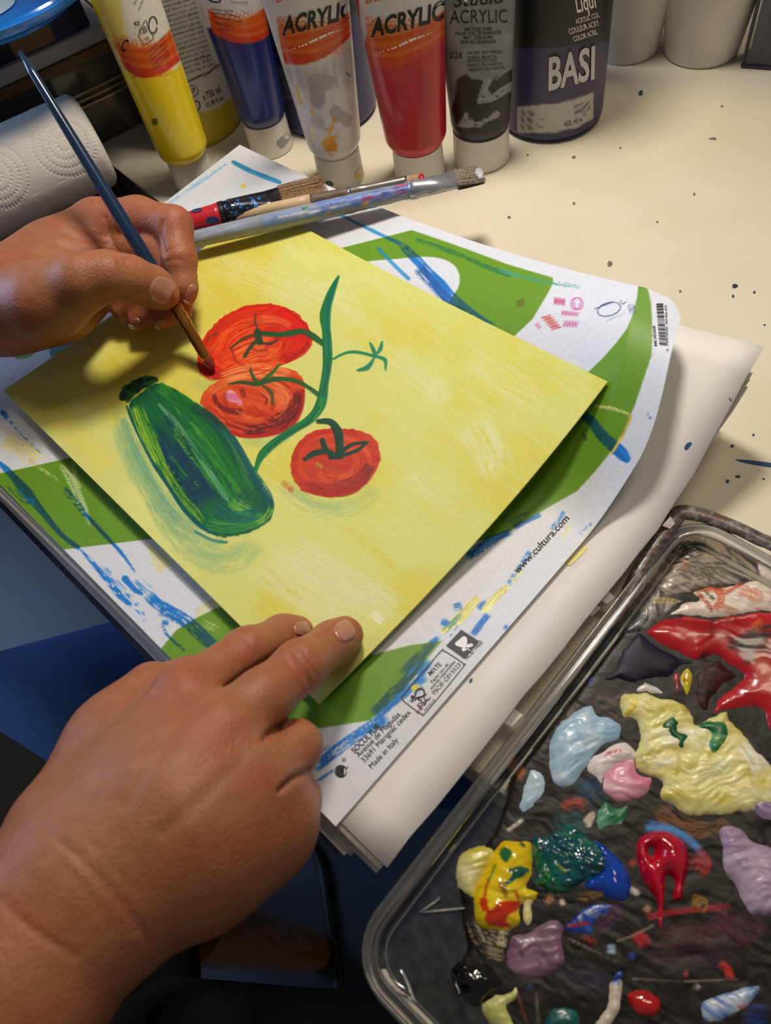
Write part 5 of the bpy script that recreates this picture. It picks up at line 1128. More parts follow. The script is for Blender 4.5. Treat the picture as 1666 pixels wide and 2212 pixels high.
# the dried layer under everything
base_poly = [(1103, 1702), (1120, 1640), (1168, 1550), (1212, 1480), (1262, 1466), (1335, 1362), (1345, 1318), (1372, 1243), (1406, 1182), (1450, 1128), (1474, 1114), (1540, 1124), (1610, 1148), (1720, 1195), (1900, 1280), (2000, 1800), (2000, 2300), (1500, 2330), (1180, 2290), (1090, 2225), (1050, 2170), (985, 2120), (1010, 2060), (1005, 2000), (1000, 1900), (1070, 1800)]
def base_col(c, u, v, d, sd):
    n_ = fbm(v / 0.003, u / 0.02, sd, 4); c.c = np.array([15, 13, 13]) + np.maximum(n_[:, None] - 0.35, -0.1) * np.array([44, 36, 32])
    TA, TB, TC = (112, 100, 90), (74, 65, 60), (150, 138, 120)
    for pts, w, col, dr in ((KE((1060, 160), (1250, 250), (1450, 320), (1800, 420)), 60, TA, 0.25), (KE((1050, 260), (1200, 300), (1420, 400), (1800, 500)), 60, TB, 0.25), (KE((900, 500), (1000, 380), (1150, 320), (1350, 380)), 70, TA, 0.4),
                            (KE((1000, 420), (1150, 330), (1350, 380), (1600, 460)), 34, (176, 156, 116), 0.5), (KE((820, 620), (960, 560), (1080, 560)), 60, (140, 132, 122), 0.38), (KE((1100, 470), (1300, 420), (1600, 500), (1800, 520)), 40, TB, 0.3),
                            (KE((900, 420), (1010, 250), (1080, 160)), 24, (110, 88, 84), 0.3), (KE((780, 700), (880, 600), (930, 520)), 40, (120, 116, 112), 0.45), (KE((1250, 140), (1450, 200), (1666, 300), (1800, 360)), 18, (150, 152, 166), 0.35), (KE((1080, 130), (1250, 140), (1350, 160)), 10, (200, 196, 194), 0.4),
                            (KE((900, 320), (800, 470), (720, 540)), 16, (160, 90, 40), 0.45), (KE((1060, 130), (930, 280), (860, 400)), 14, (150, 70, 40), 0.5), (KE((830, 400), (800, 470)), 10, (170, 40, 60), 0.3), (KE((1400, 240), (1550, 300), (1800, 350)), 14, (170, 110, 60), 0.5),
                            (KE((1080, 380), (1130, 420), (1180, 380)), 16, (170, 120, 90), 0.4), (KE((850, 720), (880, 760), (830, 800)), 26, (52, 62, 66), 0.3), (KE((1250, 460), (1400, 470)), 34, (86, 78, 60), 0.4), (KE((1560, 560), (1800, 600)), 40, (80, 72, 68), 0.35),
                            (KE((45, 1760), (90, 1620), (170, 1460)), 12, (150, 84, 30), 0.25), (KE((60, 1780), (100, 1700)), 10, (160, 90, 30), 0.2), (KE((200, 1500), (300, 1400), (450, 1280)), 26, (60, 54, 44), 0.4), (KE((480, 1250), (640, 1300), (780, 1400)), 60, (70, 62, 54), 0.45),
                            (KE((500, 1150), (540, 1150)), 16, (30, 50, 150), 0.2), (KE((400, 1880), (560, 1830), (600, 1760)), 60, (20, 56, 74), 0.3), (KE((480, 1880), (540, 1800)), 26, (30, 60, 110), 0.35), (KE((320, 1960), (430, 1920), (500, 1960)), 22, (150, 50, 44), 0.45), (KE((240, 2080), (420, 2060), (520, 2010)), 50, (20, 70, 76), 0.35),
                            (KE((930, 1960), (1100, 2080), (1300, 2100)), 34, (120, 70, 28), 0.5), (KE((1300, 2040), (1400, 2100)), 30, (90, 60, 30), 0.4), (KE((880, 2050), (1000, 2080), (1120, 2130)), 14, (60, 96, 150), 0.3),
                            (KF((1190, 238), (1290, 245), (1380, 300), (1430, 380)), 16, (70, 128, 190), 0.2), (KF((1370, 330), (1410, 370), (1380, 410)), 36, (160, 30, 30), 0.3), (KF((1140, 360), (1160, 380)), 16, (170, 30, 34), 0.2), (KF((1200, 575), (1280, 555), (1420, 540), (1520, 530)), 14, (150, 26, 34), 0.3),
                            (KF((1360, 500), (1410, 520), (1390, 550)), 24, (150, 110, 20), 0.3), (KF((1150, 670), (1180, 650), (1200, 690)), 30, (170, 30, 36), 0.25), (KF((1135, 710), (1160, 720)), 20, (30, 60, 150), 0.3), (KF((1220, 640), (1400, 640), (1620, 620)), 60, (64, 24, 34), 0.4), (KF((1430, 560), (1560, 600), (1666, 640)), 50, (70, 30, 50), 0.4),
                            (KF((1180, 730), (1380, 720), (1560, 700)), 50, (46, 30, 44), 0.35), (KF((1150, 800), (1350, 810), (1550, 800)), 3, (150, 140, 130), 0.3), (KF((1090, 660), (1150, 640), (1230, 600)), 4, (150, 140, 120), 0.2), (KF((910, 650), (990, 690), (1100, 740)), 4, (140, 130, 110), 0.3), (KF((1470, 740), (1500, 760), (1520, 810)), 16, (200, 50, 30), 0.25),
                            (KF((1340, 770), (1360, 790)), 12, (170, 60, 40), 0.3), (KF((720, 850), (740, 920), (760, 969)), 5, (120, 70, 60), 0.2), (KF((790, 850), (800, 969)), 4, (120, 110, 100), 0.3), (KF((560, 560), (600, 650), (640, 700)), 50, (150, 140, 110), 0.5), (KF((640, 640), (690, 650)), 40, (186, 176, 140), 0.35), (KF((600, 700), (680, 720)), 30, (140, 130, 100), 0.5),
                            (KF((820, 520), (860, 490)), 16, (180, 130, 90), 0.3), (KF((880, 500), (895, 530)), 10, (220, 200, 180), 0.2), (KF((940, 500), (1000, 490), (1040, 470)), 18, (130, 90, 30), 0.45), (KF((1190, 530), (1220, 550)), 16, (160, 120, 90), 0.3), (KF((960, 640), (1020, 670)), 12, (150, 30, 40), 0.3), (KF((1050, 690), (1090, 690)), 20, (140, 170, 190), 0.3),
                            (KF((1000, 620), (1080, 560), (1120, 520)), 40, (70, 40, 70), 0.4), (KF((1230, 170), (1300, 200), (1400, 230)), 30, (110, 66, 26), 0.5), (KF((1420, 230), (1480, 280)), 30, (90, 60, 30), 0.45), (KF((760, 820), (770, 840)), 16, (40, 70, 110), 0.2), (KF((850, 760), (1000, 800), (1080, 840)), 60, (40, 40, 60), 0.4), (KF((1550, 930), (1666, 940)), 50, (20, 40, 110), 0.3), (KF((1290, 260), (1310, 300)), 5, (110, 20, 20), 0.1),
                            (KF((1380, 820), (1400, 840)), 10, (190, 180, 170), 0.3), (KF((980, 210), (1000, 190), (985, 225)), 14, (216, 196, 180), 0.15), (KF((690, 245), (735, 212)), (9), (214, 204, 190), 0.1), (KF((1140, 465), (1165, 480)), 14, (206, 200, 190), 0.1)):
        c.stroke(pts, w, col, 0.95, dry=dr, soft=4, streak=0.05)
def relief_stroke(): pass
bo = height_mesh('dried_paint_layer', base_poly, PZ + 0.0002, 0.0010, 0.001, base_col, dry_m, step=0.00055, rag=0.0010, ang=0.35, relief=0.5, rel_scale=0.0026, fine=0.08)
bo['label'] = 'layer of dark dried paint covering the plastic lid'

TAU = ((96, 86, 80), (140, 127, 116), (178, 162, 142), (122, 111, 103), (76, 68, 65))
dab(KE((1060, 130), (1180, 140), (1300, 170), (1500, 230), (1900, 370), (1900, 560), (1600, 520), (1480, 540), (1340, 565), (1260, 560), (1160, 600), (1010, 610), (930, 540), (870, 490), (930, 360), (1000, 230)), TAU, 'streaked taupe and grey smear at the far corner', 0.0014, 0.0014, ang=0.15, f=0.0022, st=9, relief=0.6,
    extra=lambda c: [c.stroke(KE(*p), w, cl, 0.9, dry=dr, streak=0.04) for p, w, cl, dr in ((((1000, 440), (1120, 340), (1300, 360), (1500, 440), (1700, 480)), 30, (178, 158, 122), 0.52), (((900, 500), (980, 400), (1080, 350), (1250, 300)), 30, (40, 36, 38), 0.45), (((1100, 480), (1250, 440), (1400, 450)), 40, (86, 78, 58), 0.4), (((1080, 200), (1250, 290), (1500, 340), (1800, 420)), 36, (40, 36, 40), 0.45), (((1080, 390), (1150, 420)), 20, (176, 126, 96), 0.4), (((1300, 180), (1500, 250), (1800, 370)), 18, (168, 168, 180), 0.4), (((960, 560), (1040, 500), (1120, 480)), 26, (170, 160, 146), 0.5))])
dab(KE((720, 660), (800, 560), (900, 500), (1010, 600), (1130, 640), (1060, 700), (930, 780), (870, 840), (760, 850), (700, 820), (740, 730)), ((70, 68, 68), (132, 126, 118), (96, 92, 90), (44, 46, 50)), 'grey brushed smear left of the cream band', 0.0012, 0.0012, ang=-0.8, relief=0.5, extra=lambda c: (c.stroke(KE((760, 800), (830, 760), (890, 720)), 30, (46, 56, 60), 0.8, dry=0.3), c.stroke(KE((900, 640), (980, 640), (1080, 650)), 14, (170, 140, 60), 0.8, dry=0.45)))
# crust of old paint along the rim at the far corner
cl_ = crom([P(*p) for p in ((1345, 1322, 0.006), (1380, 1238, 0.009), (1424, 1166, 0.011), (1462, 1116, 0.0115), (1486, 1107, 0.0115), (1560, 1128, 0.0115), (1666, 1176, 0.0115), (1790, 1232, 0.0115))], 30)
NT = 14; rn_ = random.Random(9); V = []; an = np.linspace(0, 2 * math.pi, NT, endpoint=False); tg_ = np.gradient(cl_, axis=0)
for i_, (p_, d_) in enumerate(zip(cl_, tg_)):
    d_ = _n(d_); a_ = _n(np.cross(d_, [0, 0, 1.0])); b_ = np.cross(a_, d_); e_ = min(i_, len(cl_) - 1 - i_) / 16.0
    pp_ = p_ + 0.003 * (np.cos(an)[:, None] * a_ + np.sin(an)[:, None] * b_); rr_ = (0.0024 + 0.0016 * (fbm(pp_[:, 0] / 0.011 + pp_[:, 2] / 0.006, pp_[:, 1] / 0.011, 12, 4) - 0.45)) * min(1, 0.2 + e_)
    V.append(p_ + rr_[:, None] * (1.25 * np.cos(an)[:, None] * a_ + 0.8 * np.sin(an)[:, None] * b_))
V = np.concatenate(V); i = np.arange(len(V)).reshape(-1, NT); j = np.roll(i, -1, 1); cvs = Canvas(to_px(V), (92, 80, 74)); cvs.sd = 300
qq = cvs.q; nn_ = fbm(qq[:, 0] / 34, qq[:, 1] / 16, 13, 3)
pal_ = np.array([(70, 62, 60), (104, 95, 90), (92, 82, 76), (150, 146, 146), (84, 74, 70), (116, 78, 56), (90, 82, 80)], float); kk = np.clip(((nn_ - 0.25) / 0.5) * 6, 0, 5.99); k0_ = kk.astype(int); cvs.c = pal_[k0_] * (1 - (kk - k0_))[:, None] + pal_[k0_ + 1] * (kk - k0_)[:, None]
mesh_obj('paint_crust', V, np.stack([i[:-1], j[:-1], j[1:], i[1:]], -1).reshape(-1, 4), paint_m, palette, True, cvs.c)

LB1, LB2 = (160, 196, 222), (196, 216, 232)
dab(KE((250, 1560), (290, 1450), (390, 1360), (520, 1300), (570, 1370), (640, 1380), (720, 1430), (715, 1490), (680, 1540), (600, 1570), (540, 1640), (480, 1740), (400, 1820), (330, 1830), (270, 1790), (240, 1700), (250, 1620)), (LB1, LB1, LB2), 'pale blue dab of paint', 0.0026, ang=1.1)
dab(KE((50, 1960), (60, 1880), (90, 1800), (130, 1710), (200, 1720), (245, 1770), (240, 1850), (190, 1920), (130, 1990), (90, 2010)), (LB1, LB2), 'small pale blue dab near the lid edge', 0.0016, ang=1.1)
dab(KE((510, 1640), (580, 1600), (640, 1560), (740, 1540), (810, 1590), (820, 1660), (720, 1680), (620, 1760), (590, 1820), (540, 1780), (490, 1720)), ((226, 208, 206), (240, 228, 226), (214, 196, 206)), 'off-white dab between blue and pink', 0.0024, ang=0.9, extra=lambda c: c.stroke(KE((610, 1640), (640, 1610), (720, 1590)), 7, (190, 60, 70), 0.8, dry=0.4))
dab(KE((590, 1760), (640, 1700), (740, 1650), (800, 1650), (830, 1740), (910, 1760), (915, 1810), (870, 1880), (780, 1920), (690, 1925), (620, 1890), (580, 1840)), ((210, 116, 146), (224, 150, 172), (240, 200, 210)), 'pink dab of paint', 0.0026, ang=0.5)
dab(KE((540, 2040), (560, 1960), (610, 1900), (680, 1950), (760, 1930), (765, 2010), (720, 2070), (620, 2090), (570, 2110)), ((14, 84, 52), (30, 110, 70), (120, 176, 146)), 'dark green dab under the pink paint', 0.0022, ang=1.3)
dab(KE((700, 1260), (780, 1220), (870, 1235), (960, 1260), (1110, 1290), (1170, 1380), (1190, 1420), (1280, 1390), (1390, 1340), (1400, 1400), (1500, 1490), (1560, 1580), (1640, 1670), (1720, 1740), (1740, 1900), (1640, 1960), (1500, 2000), (1380, 2010), (1200, 2020), (1080, 1980), (960, 1900), (960, 1800), (890, 1760), (820, 1720), (800, 1600), (830, 1500), (790, 1400), (720, 1380)),
    ((206, 188, 84), (228, 216, 134), (234, 224, 150), (240, 234, 196)), 'big pale yellow patch of mixed paint', 0.0030, 0.0018, ang=0.9, relief=0.38, rag=0.0012, f=0.0018, fine=0.22,
    extra=lambda c: (c.stroke(KE((1180, 1770), (1280, 1740), (1400, 1660)), 22, (150, 156, 130), 0.6, dry=0.5), c.stroke(KE((1480, 1520), (1580, 1660), (1620, 1760)), 40, (236, 230, 214), 0.8, dry=0.3), c.stroke(KE((1300, 1900), (1420, 1890)), 20, (206, 180, 50), 0.7, dry=0.3), c.stroke(KE((860, 1580), (920, 1700)), 30, (180, 176, 120), 0.5, dry=0.45), c.stroke(KE((740, 1360), (780, 1330), (800, 1290)), 10, (226, 200, 60), 0.9)))
dab(KE((970, 1450), (1030, 1380), (1080, 1410), (1070, 1470), (1130, 1500), (1110, 1580), (1060, 1560), (1040, 1500)), ((14, 84, 44), (30, 112, 60)), 'green smear on the yellow patch', 0.0010, 0.001, z=PZ + 0.0034)
dab(KE((1225, 1440), (1290, 1410), (1370, 1420), (1390, 1480), (1360, 1560), (1300, 1600), (1280, 1540), (1290, 1480)), ((20, 92, 48), (40, 120, 70), (170, 190, 120)), 'second green smear on the yellow patch', 0.0010, 0.001, z=PZ + 0.0034)
dab(KE((800, 1220), (860, 1140), (900, 1170), (990, 1210), (980, 1255), (880, 1240)), ((190, 180, 170), (216, 206, 196)), 'cream flick above the yellow patch', 0.0016, rag=0.0012)
dab(KE((580, 1140), (670, 1060), (700, 960), (760, 890), (810, 840), (870, 860), (960, 930), (1080, 990), (1200, 1040), (1100, 1080), (1040, 1130), (900, 1150), (800, 1180), (700, 1160), (640, 1165)), ((20, 18, 32), (32, 30, 46), (22, 24, 70)), 'navy black pool of paint', 0.0016, 0.0022, mat=matt_dark, ang=0.3, relief=0.2, rel_scale=0.006, fine=0.05)
dab(KE((860, 830), (930, 770), (1060, 690), (1110, 650), (1200, 640), (1160, 590), (1260, 550), (1340, 560), (1480, 530), (1600, 510), (1800, 560), (1800, 740), (1640, 720), (1450, 740), (1300, 760), (1200, 750), (1060, 745), (930, 790)), ((226, 206, 186), (236, 222, 206), (206, 150, 120)), 'cream band of paint above the red', 0.0022, 0.0018, ang=0.35,
    extra=lambda c: [c.stroke(KE(*p), w, cl, 0.9, dry=0.35) for p, w, cl in ((((1170, 590), (1230, 560), (1320, 570), (1350, 640), (1300, 700)), 18, (196, 84, 40)), (((1200, 600), (1260, 660), (1290, 720)), 10, (170, 70, 40)), (((1240, 570), (1310, 640)), 8, (90, 60, 40)), (((1450, 570), (1560, 600), (1590, 660)), 26, (206, 130, 104)), (((960, 650), (1000, 640), (1160, 640)), 14, (176, 130, 60)), (((1640, 590), (1800, 640)), 30, (206, 150, 160)), (((1370, 600), (1500, 520)), 8, (190, 70, 40)))])
RED = ((150, 16, 24), (178, 24, 32), (186, 30, 36))
dab(KE((860, 840), (940, 775), (1060, 740), (1200, 750), (1290, 765), (1330, 745), (1450, 735), (1560, 715), (1640, 710), (1860, 760), (1900, 1100), (1860, 1480), (1650, 1470), (1610, 1340), (1480, 1335), (1380, 1350), (1290, 1370), (1310, 1290), (1370, 1220), (1480, 1130), (1400, 1060), (1300, 990), (1200, 1040), (1080, 985), (960, 925), (880, 870)), RED, 'large glossy red pool of paint', 0.0030, 0.0030, mat=soft_gloss, ang=0.55, relief=0.30, rel_scale=0.0055, f=0.004, fine=0.06,
    extra=lambda c: [c.stroke(KE(*p), w, cl, 0.85, dry=dr, soft=6) for p, w, cl, dr in ((((1380, 920), (1480, 900), (1600, 840), (1700, 830)), 26, (40, 44, 46), 0.3), (((1450, 1000), (1560, 940), (1680, 900)), 50, (46, 50, 44), 0.25), (((1560, 1060), (1680, 1020)), 46, (176, 70, 34), 0.3), (((1540, 820), (1620, 760)), 20, (190, 100, 40), 0.4), (((1330, 1000), (1240, 1100), (1200, 1240)), 60, (40, 14, 18), 0.25), (((1380, 1030), (1300, 1160)), 34, (60, 12, 22), 0.3), (((1290, 760), (1290, 870)), 8, (120, 10, 20), 0.2))])
dab(KE((1190, 1090), (1260, 1040), (1330, 1010), (1400, 1060), (1460, 1130), (1370, 1200), (1300, 1280), (1270, 1360), (1200, 1330), (1170, 1230), (1170, 1150)), ((26, 14, 18), (70, 14, 24), (40, 14, 20)), 'dark maroon hollow beside the red pool', 0.0014, 0.002, mat=matt_dark, relief=0.2, fine=0.1)
dab(KE((1080, 1130), (1130, 1070), (1165, 1120), (1165, 1180), (1150, 1240), (1120, 1255), (1090, 1190)), ((206, 180, 30), (228, 210, 80)), 'small yellow dab next to the navy pool', 0.0020, 0.001, mat=gloss_m, extra=lambda c: c.stroke(KE((1130, 1090), (1110, 1160)), 5, (190, 70, 20), 0.8, dry=0.3))
dab(KE((1040, 1120), (1070, 1090), (1085, 1130), (1085, 1240), (1060, 1260), (1050, 1190)), ((160, 24, 24), (190, 50, 20)), 'thin red stroke beside the small yellow dab', 0.0014, 0.001)
YL = ((222, 180, 0), (238, 206, 10), (240, 212, 30))
dab(KG((115, 560), (110, 460), (150, 350), (270, 300), (375, 300), (390, 380), (320, 500), (260, 600), (235, 700), (180, 670), (130, 620)), ((206, 192, 70), (220, 210, 120), (228, 222, 170)), 'pale yellow wing of paint beside the bright yellow', 0.0022, 0.0016, ang=1.0)
dab(KG((220, 700), (240, 580), (300, 480), (360, 360), (450, 240), (560, 240), (680, 260), (690, 420), (690, 520), (650, 600), (740, 640), (700, 720), (600, 760), (600, 880), (530, 930), (440, 950), (330, 940), (260, 890), (225, 800)), YL, 'thick bright yellow dab with red and teal streaks', 0.0048, 0.0028, mat=gloss_m, ang=1.0, relief=0.4, rel_scale=0.003,
    extra=lambda c: [c.fill(KG(*p), cl, 0.95, rag=3, soft=3) for p, cl in ((((280, 690), (330, 700), (360, 780), (440, 720), (560, 710), (600, 720), (570, 780), (500, 830), (490, 870), (530, 920), (440, 915), (370, 900), (320, 860), (330, 800), (290, 780)), (206, 44, 8)), (((500, 470), (580, 440), (660, 460), (630, 510), (570, 540), (500, 580), (480, 560), (530, 510)), (10, 92, 84)), (((430, 330), (480, 290), (530, 340), (480, 410)), (20, 100, 60)), (((430, 560), (470, 570), (500, 640), (480, 680), (440, 620)), (150, 110, 20)))] + [c.stroke(KG((310, 700), (330, 600), (345, 540)), 6, (210, 60, 10), 0.9), c.stroke(KG((340, 580), (400, 420)), 5, (60, 130, 40), 0.8, dry=0.3), c.stroke(KG((560, 640), (580, 690)), 6, (210, 80, 10), 0.9), c.stroke(KG((590, 250), (640, 290)), 8, (30, 70, 60), 0.9, dry=0.3)])
dab(KG((600, 780), (620, 660), (700, 640), (740, 660), (700, 740), (690, 850), (660, 910), (620, 880)), ((222, 214, 110), (228, 222, 200)), 'pale tail of the bright yellow dab', 0.0018, 0.0014)
dab(KG((1130, 200), (1220, 250), (1350, 360), (1440, 480), (1465, 600), (1440, 680), (1390, 720), (1280, 700), (1230, 660), (1140, 640), (1080, 590), (1180, 480), (1200, 330)), ((6, 56, 160), (12, 74, 186)), 'glossy royal blue dab beside the teal', 0.0040, 0.0026, mat=gloss_m, relief=0.25, rel_scale=0.004)
dab(KG((670, 330), (700, 220), (800, 200), (900, 150), (980, 110), (1060, 150), (1120, 220), (1240, 290), (1310, 420), (1280, 510), (1120, 560), (1000, 620), (880, 660), (780, 630), (700, 590), (720, 500), (690, 420)), ((6, 70, 84), (10, 92, 96), (24, 112, 84)), 'bubbly teal dab between yellow and blue', 0.0052, 0.0034, mat=gloss_m, ang=0.5, relief=0.5, rel_scale=0.0014, bubbles=0.28, rag=0.001,
    extra=lambda c: (c.stroke(KG((720, 240), (740, 380), (800, 520), (740, 600)), 14, (40, 120, 50), 0.7, dry=0.35), c.stroke(KG((900, 440), (950, 480)), 6, (170, 170, 30), 0.9), c.stroke(KG((1100, 540), (1250, 520)), 6, (80, 150, 80), 0.8, dry=0.3), c.stroke(KG((1160, 470), (1270, 410)), 14, (10, 70, 40), 0.8, dry=0.3)))
dab(KG((930, 930), (1000, 840), (1090, 760), (1200, 730), (1340, 740), (1250, 840), (1160, 900), (1170, 970), (1040, 980)), ((16, 50, 140), (26, 80, 180), (90, 70, 120)), 'flat blue smear under the royal blue dab', 0.0012, 0.001, ang=2.4, extra=lambda c: (c.stroke(KG((960, 910), (1080, 890), (1150, 880)), 8, (170, 20, 40), 0.9, dry=0.2), c.fill(KG((1100, 780), (1190, 770), (1230, 830), (1180, 850), (1100, 810)), (130, 130, 170), 0.6)))
dab(KG((480, 1130), (520, 980), (620, 950), (700, 920), (770, 880), (870, 860), (950, 920), (930, 1000), (940, 1100), (940, 1200), (880, 1270), (780, 1320), (680, 1330), (560, 1290), (490, 1230)), ((112, 78, 104), (134, 98, 124), (146, 112, 136)), 'flat round dusty lilac dab', 0.0020, 0.0014, ang=1.0, relief=0.35, extra=lambda c: c.stroke(KG((600, 1100), (610, 1150)), 6, (70, 50, 70), 0.8))
dab(KG((70, 1310), (100, 1220), (250, 1160), (370, 1200), (430, 1280), (480, 1320), (460, 1400), (350, 1450), (260, 1520), (180, 1490), (110, 1420)), ((5, 5, 6), (12, 12, 14)), 'thick glossy black dab', 0.0036, 0.0030, mat=gloss_m, bubbles=0.08)
dab(KG((330, 1500), (400, 1440), (500, 1430), (560, 1380), (590, 1420), (560, 1480), (490, 1530), (540, 1620), (570, 1700), (520, 1760), (430, 1700), (340, 1590)), ((194, 196, 112), (214, 216, 150)), 'pale lime dab below the black paint', 0.0018, 0.0014, rag=0.001)
dab(KF((1160, 330), (1175, 280), (1230, 250), (1300, 258), (1345, 300), (1358, 370), (1345, 450), (1330, 510), (1295, 505), (1300, 440), (1275, 420), (1272, 500), (1258, 610), (1244, 600), (1236, 510), (1205, 470), (1172, 400)), ((176, 2, 34), (200, 10, 46), (206, 16, 54)), 'glossy crimson curl of paint', 0.0058, 0.0026, mat=gloss_m, relief=0.18, rel_scale=0.004, hole=KF((1208, 320), (1222, 310), (1228, 330), (1216, 345)))
dab(KF((1470, 250), (1510, 228), (1560, 245), (1600, 290), (1680, 320), (1740, 420), (1720, 560), (1600, 565), (1560, 520), (1530, 460), (1490, 400), (1478, 320)), ((150, 122, 152), (174, 146, 172), (190, 170, 190)), 'lilac dab at the right edge of the lid', 0.0036, 0.0022, ang=1.1, relief=0.5, rel_scale=0.003)
dab(KF((1590, 140), (1666, 110), (1720, 150), (1700, 220), (1620, 205)), ((140, 112, 146), (180, 160, 180)), 'mauve dab below the yellow patch', 0.0022, 0.0016)
dab(KF((1120, 850), (1200, 838), (1250, 880), (1240, 930), (1180, 940), (1140, 900)), ((150, 16, 18), (196, 30, 24)), 'red dab near the bottom of the lid', 0.0024, 0.0016, mat=gloss_m)
dab(KF((1062, 815), (1112, 808), (1112, 900), (1090, 945), (1050, 990), (990, 990), (1050, 900)), ((206, 186, 164), (224, 214, 204)), 'off-white stroke near the bottom of the lid', 0.0018, 0.0012, extra=lambda c: c.stroke(KF((1070, 810), (1110, 815)), 14, (40, 90, 170), 0.8, dry=0.3))
dab(KF((1080, 770), (1115, 765), (1120, 800), (1100, 815), (1070, 812)), ((16, 50, 130), (40, 90, 170)), 'small blue dab atop the off-white stroke', 0.0014, 0.001)
dab(KF((1410, 880), (1500, 850), (1610, 820), (1620, 860), (1560, 920), (1480, 965), (1410, 955)), ((60, 90, 170), (150, 176, 214), (216, 210, 214), (190, 80, 80)), 'blue and white mixed dab at the bottom right', 0.0020, 0.0014, ang=0.2)
dab(KF((845, 915), (900, 900), (945, 930), (950, 1000), (820, 1000)), ((6, 76, 78), (16, 104, 100)), 'teal dab at the bottom of the lid', 0.0018, 0.0014)
# ================================================================== held brush
hb = tag(empty('detail_brush'), 'dark blue brush with copper ferrule held in the left hand', 'paintbrush')
B_TIP = P(462, 799, 0.0262); B_END = P(43, 112, 0.131)
bl = np.linalg.norm(B_END - B_TIP)
def bpt(px, py):
    s = np.linspace(0, 1, 600); q = to_px(B_TIP + (B_END - B_TIP) * s[:, None]); return float(s[np.argmin(np.hypot(q[:, 0] - px, q[:, 1] - py))])
t_hair, t_fer, t_han = bpt(455, 772), bpt(384, 655), bpt(374, 640)
def bseg(t0, t1, rs_, n=14):
    return tube_mesh(np.array([B_TIP + (B_END - B_TIP) * t for t in np.linspace(t0, t1, len(rs_))]), rs_, n)
navy_h = material('navy_lacquer', (18, 42, 70), (24, 52, 84), 30, rough=0.2, coat=0.4)
V, Fs = bseg(t_fer, 1.0, [0.0027, 0.0031, 0.0034, 0.0034, 0.0033, 0.0031, 0.0029, 0.0027, 0.0025, 0.0023, 0.0021, 0.0019, 0.0009], 18); mesh_obj('handle', V, Fs, navy_h, hb)
copper = material('copper_ferrule', (176, 112, 44), (196, 130, 56), 80, rough=0.22, metal=0.85)
tf = np.linspace(t_hair, t_fer, 16); rf = [0.0026, 0.0026, 0.0026, 0.0026, 0.0026, 0.0026, 0.0027, 0.0027, 0.0028, 0.0028, 0.0033, 0.0028, 0.0033, 0.0029, 0.0033, 0.0029]
V, Fs = tube_mesh(np.array([B_TIP + (B_END - B_TIP) * t for t in tf]), rf, 18); mesh_obj('ferrule', V, Fs, copper, hb)
V, Fs = bseg(0.0, t_hair + 0.01, [0.0006, 0.0018, 0.0024, 0.0026, 0.0025], 14); bt_ = mesh_obj('bristles', V, Fs, material('red_wet_bristle', (150, 30, 22), (120, 60, 50), 500, rough=0.35, bump=0.3, bscale=900), hb)

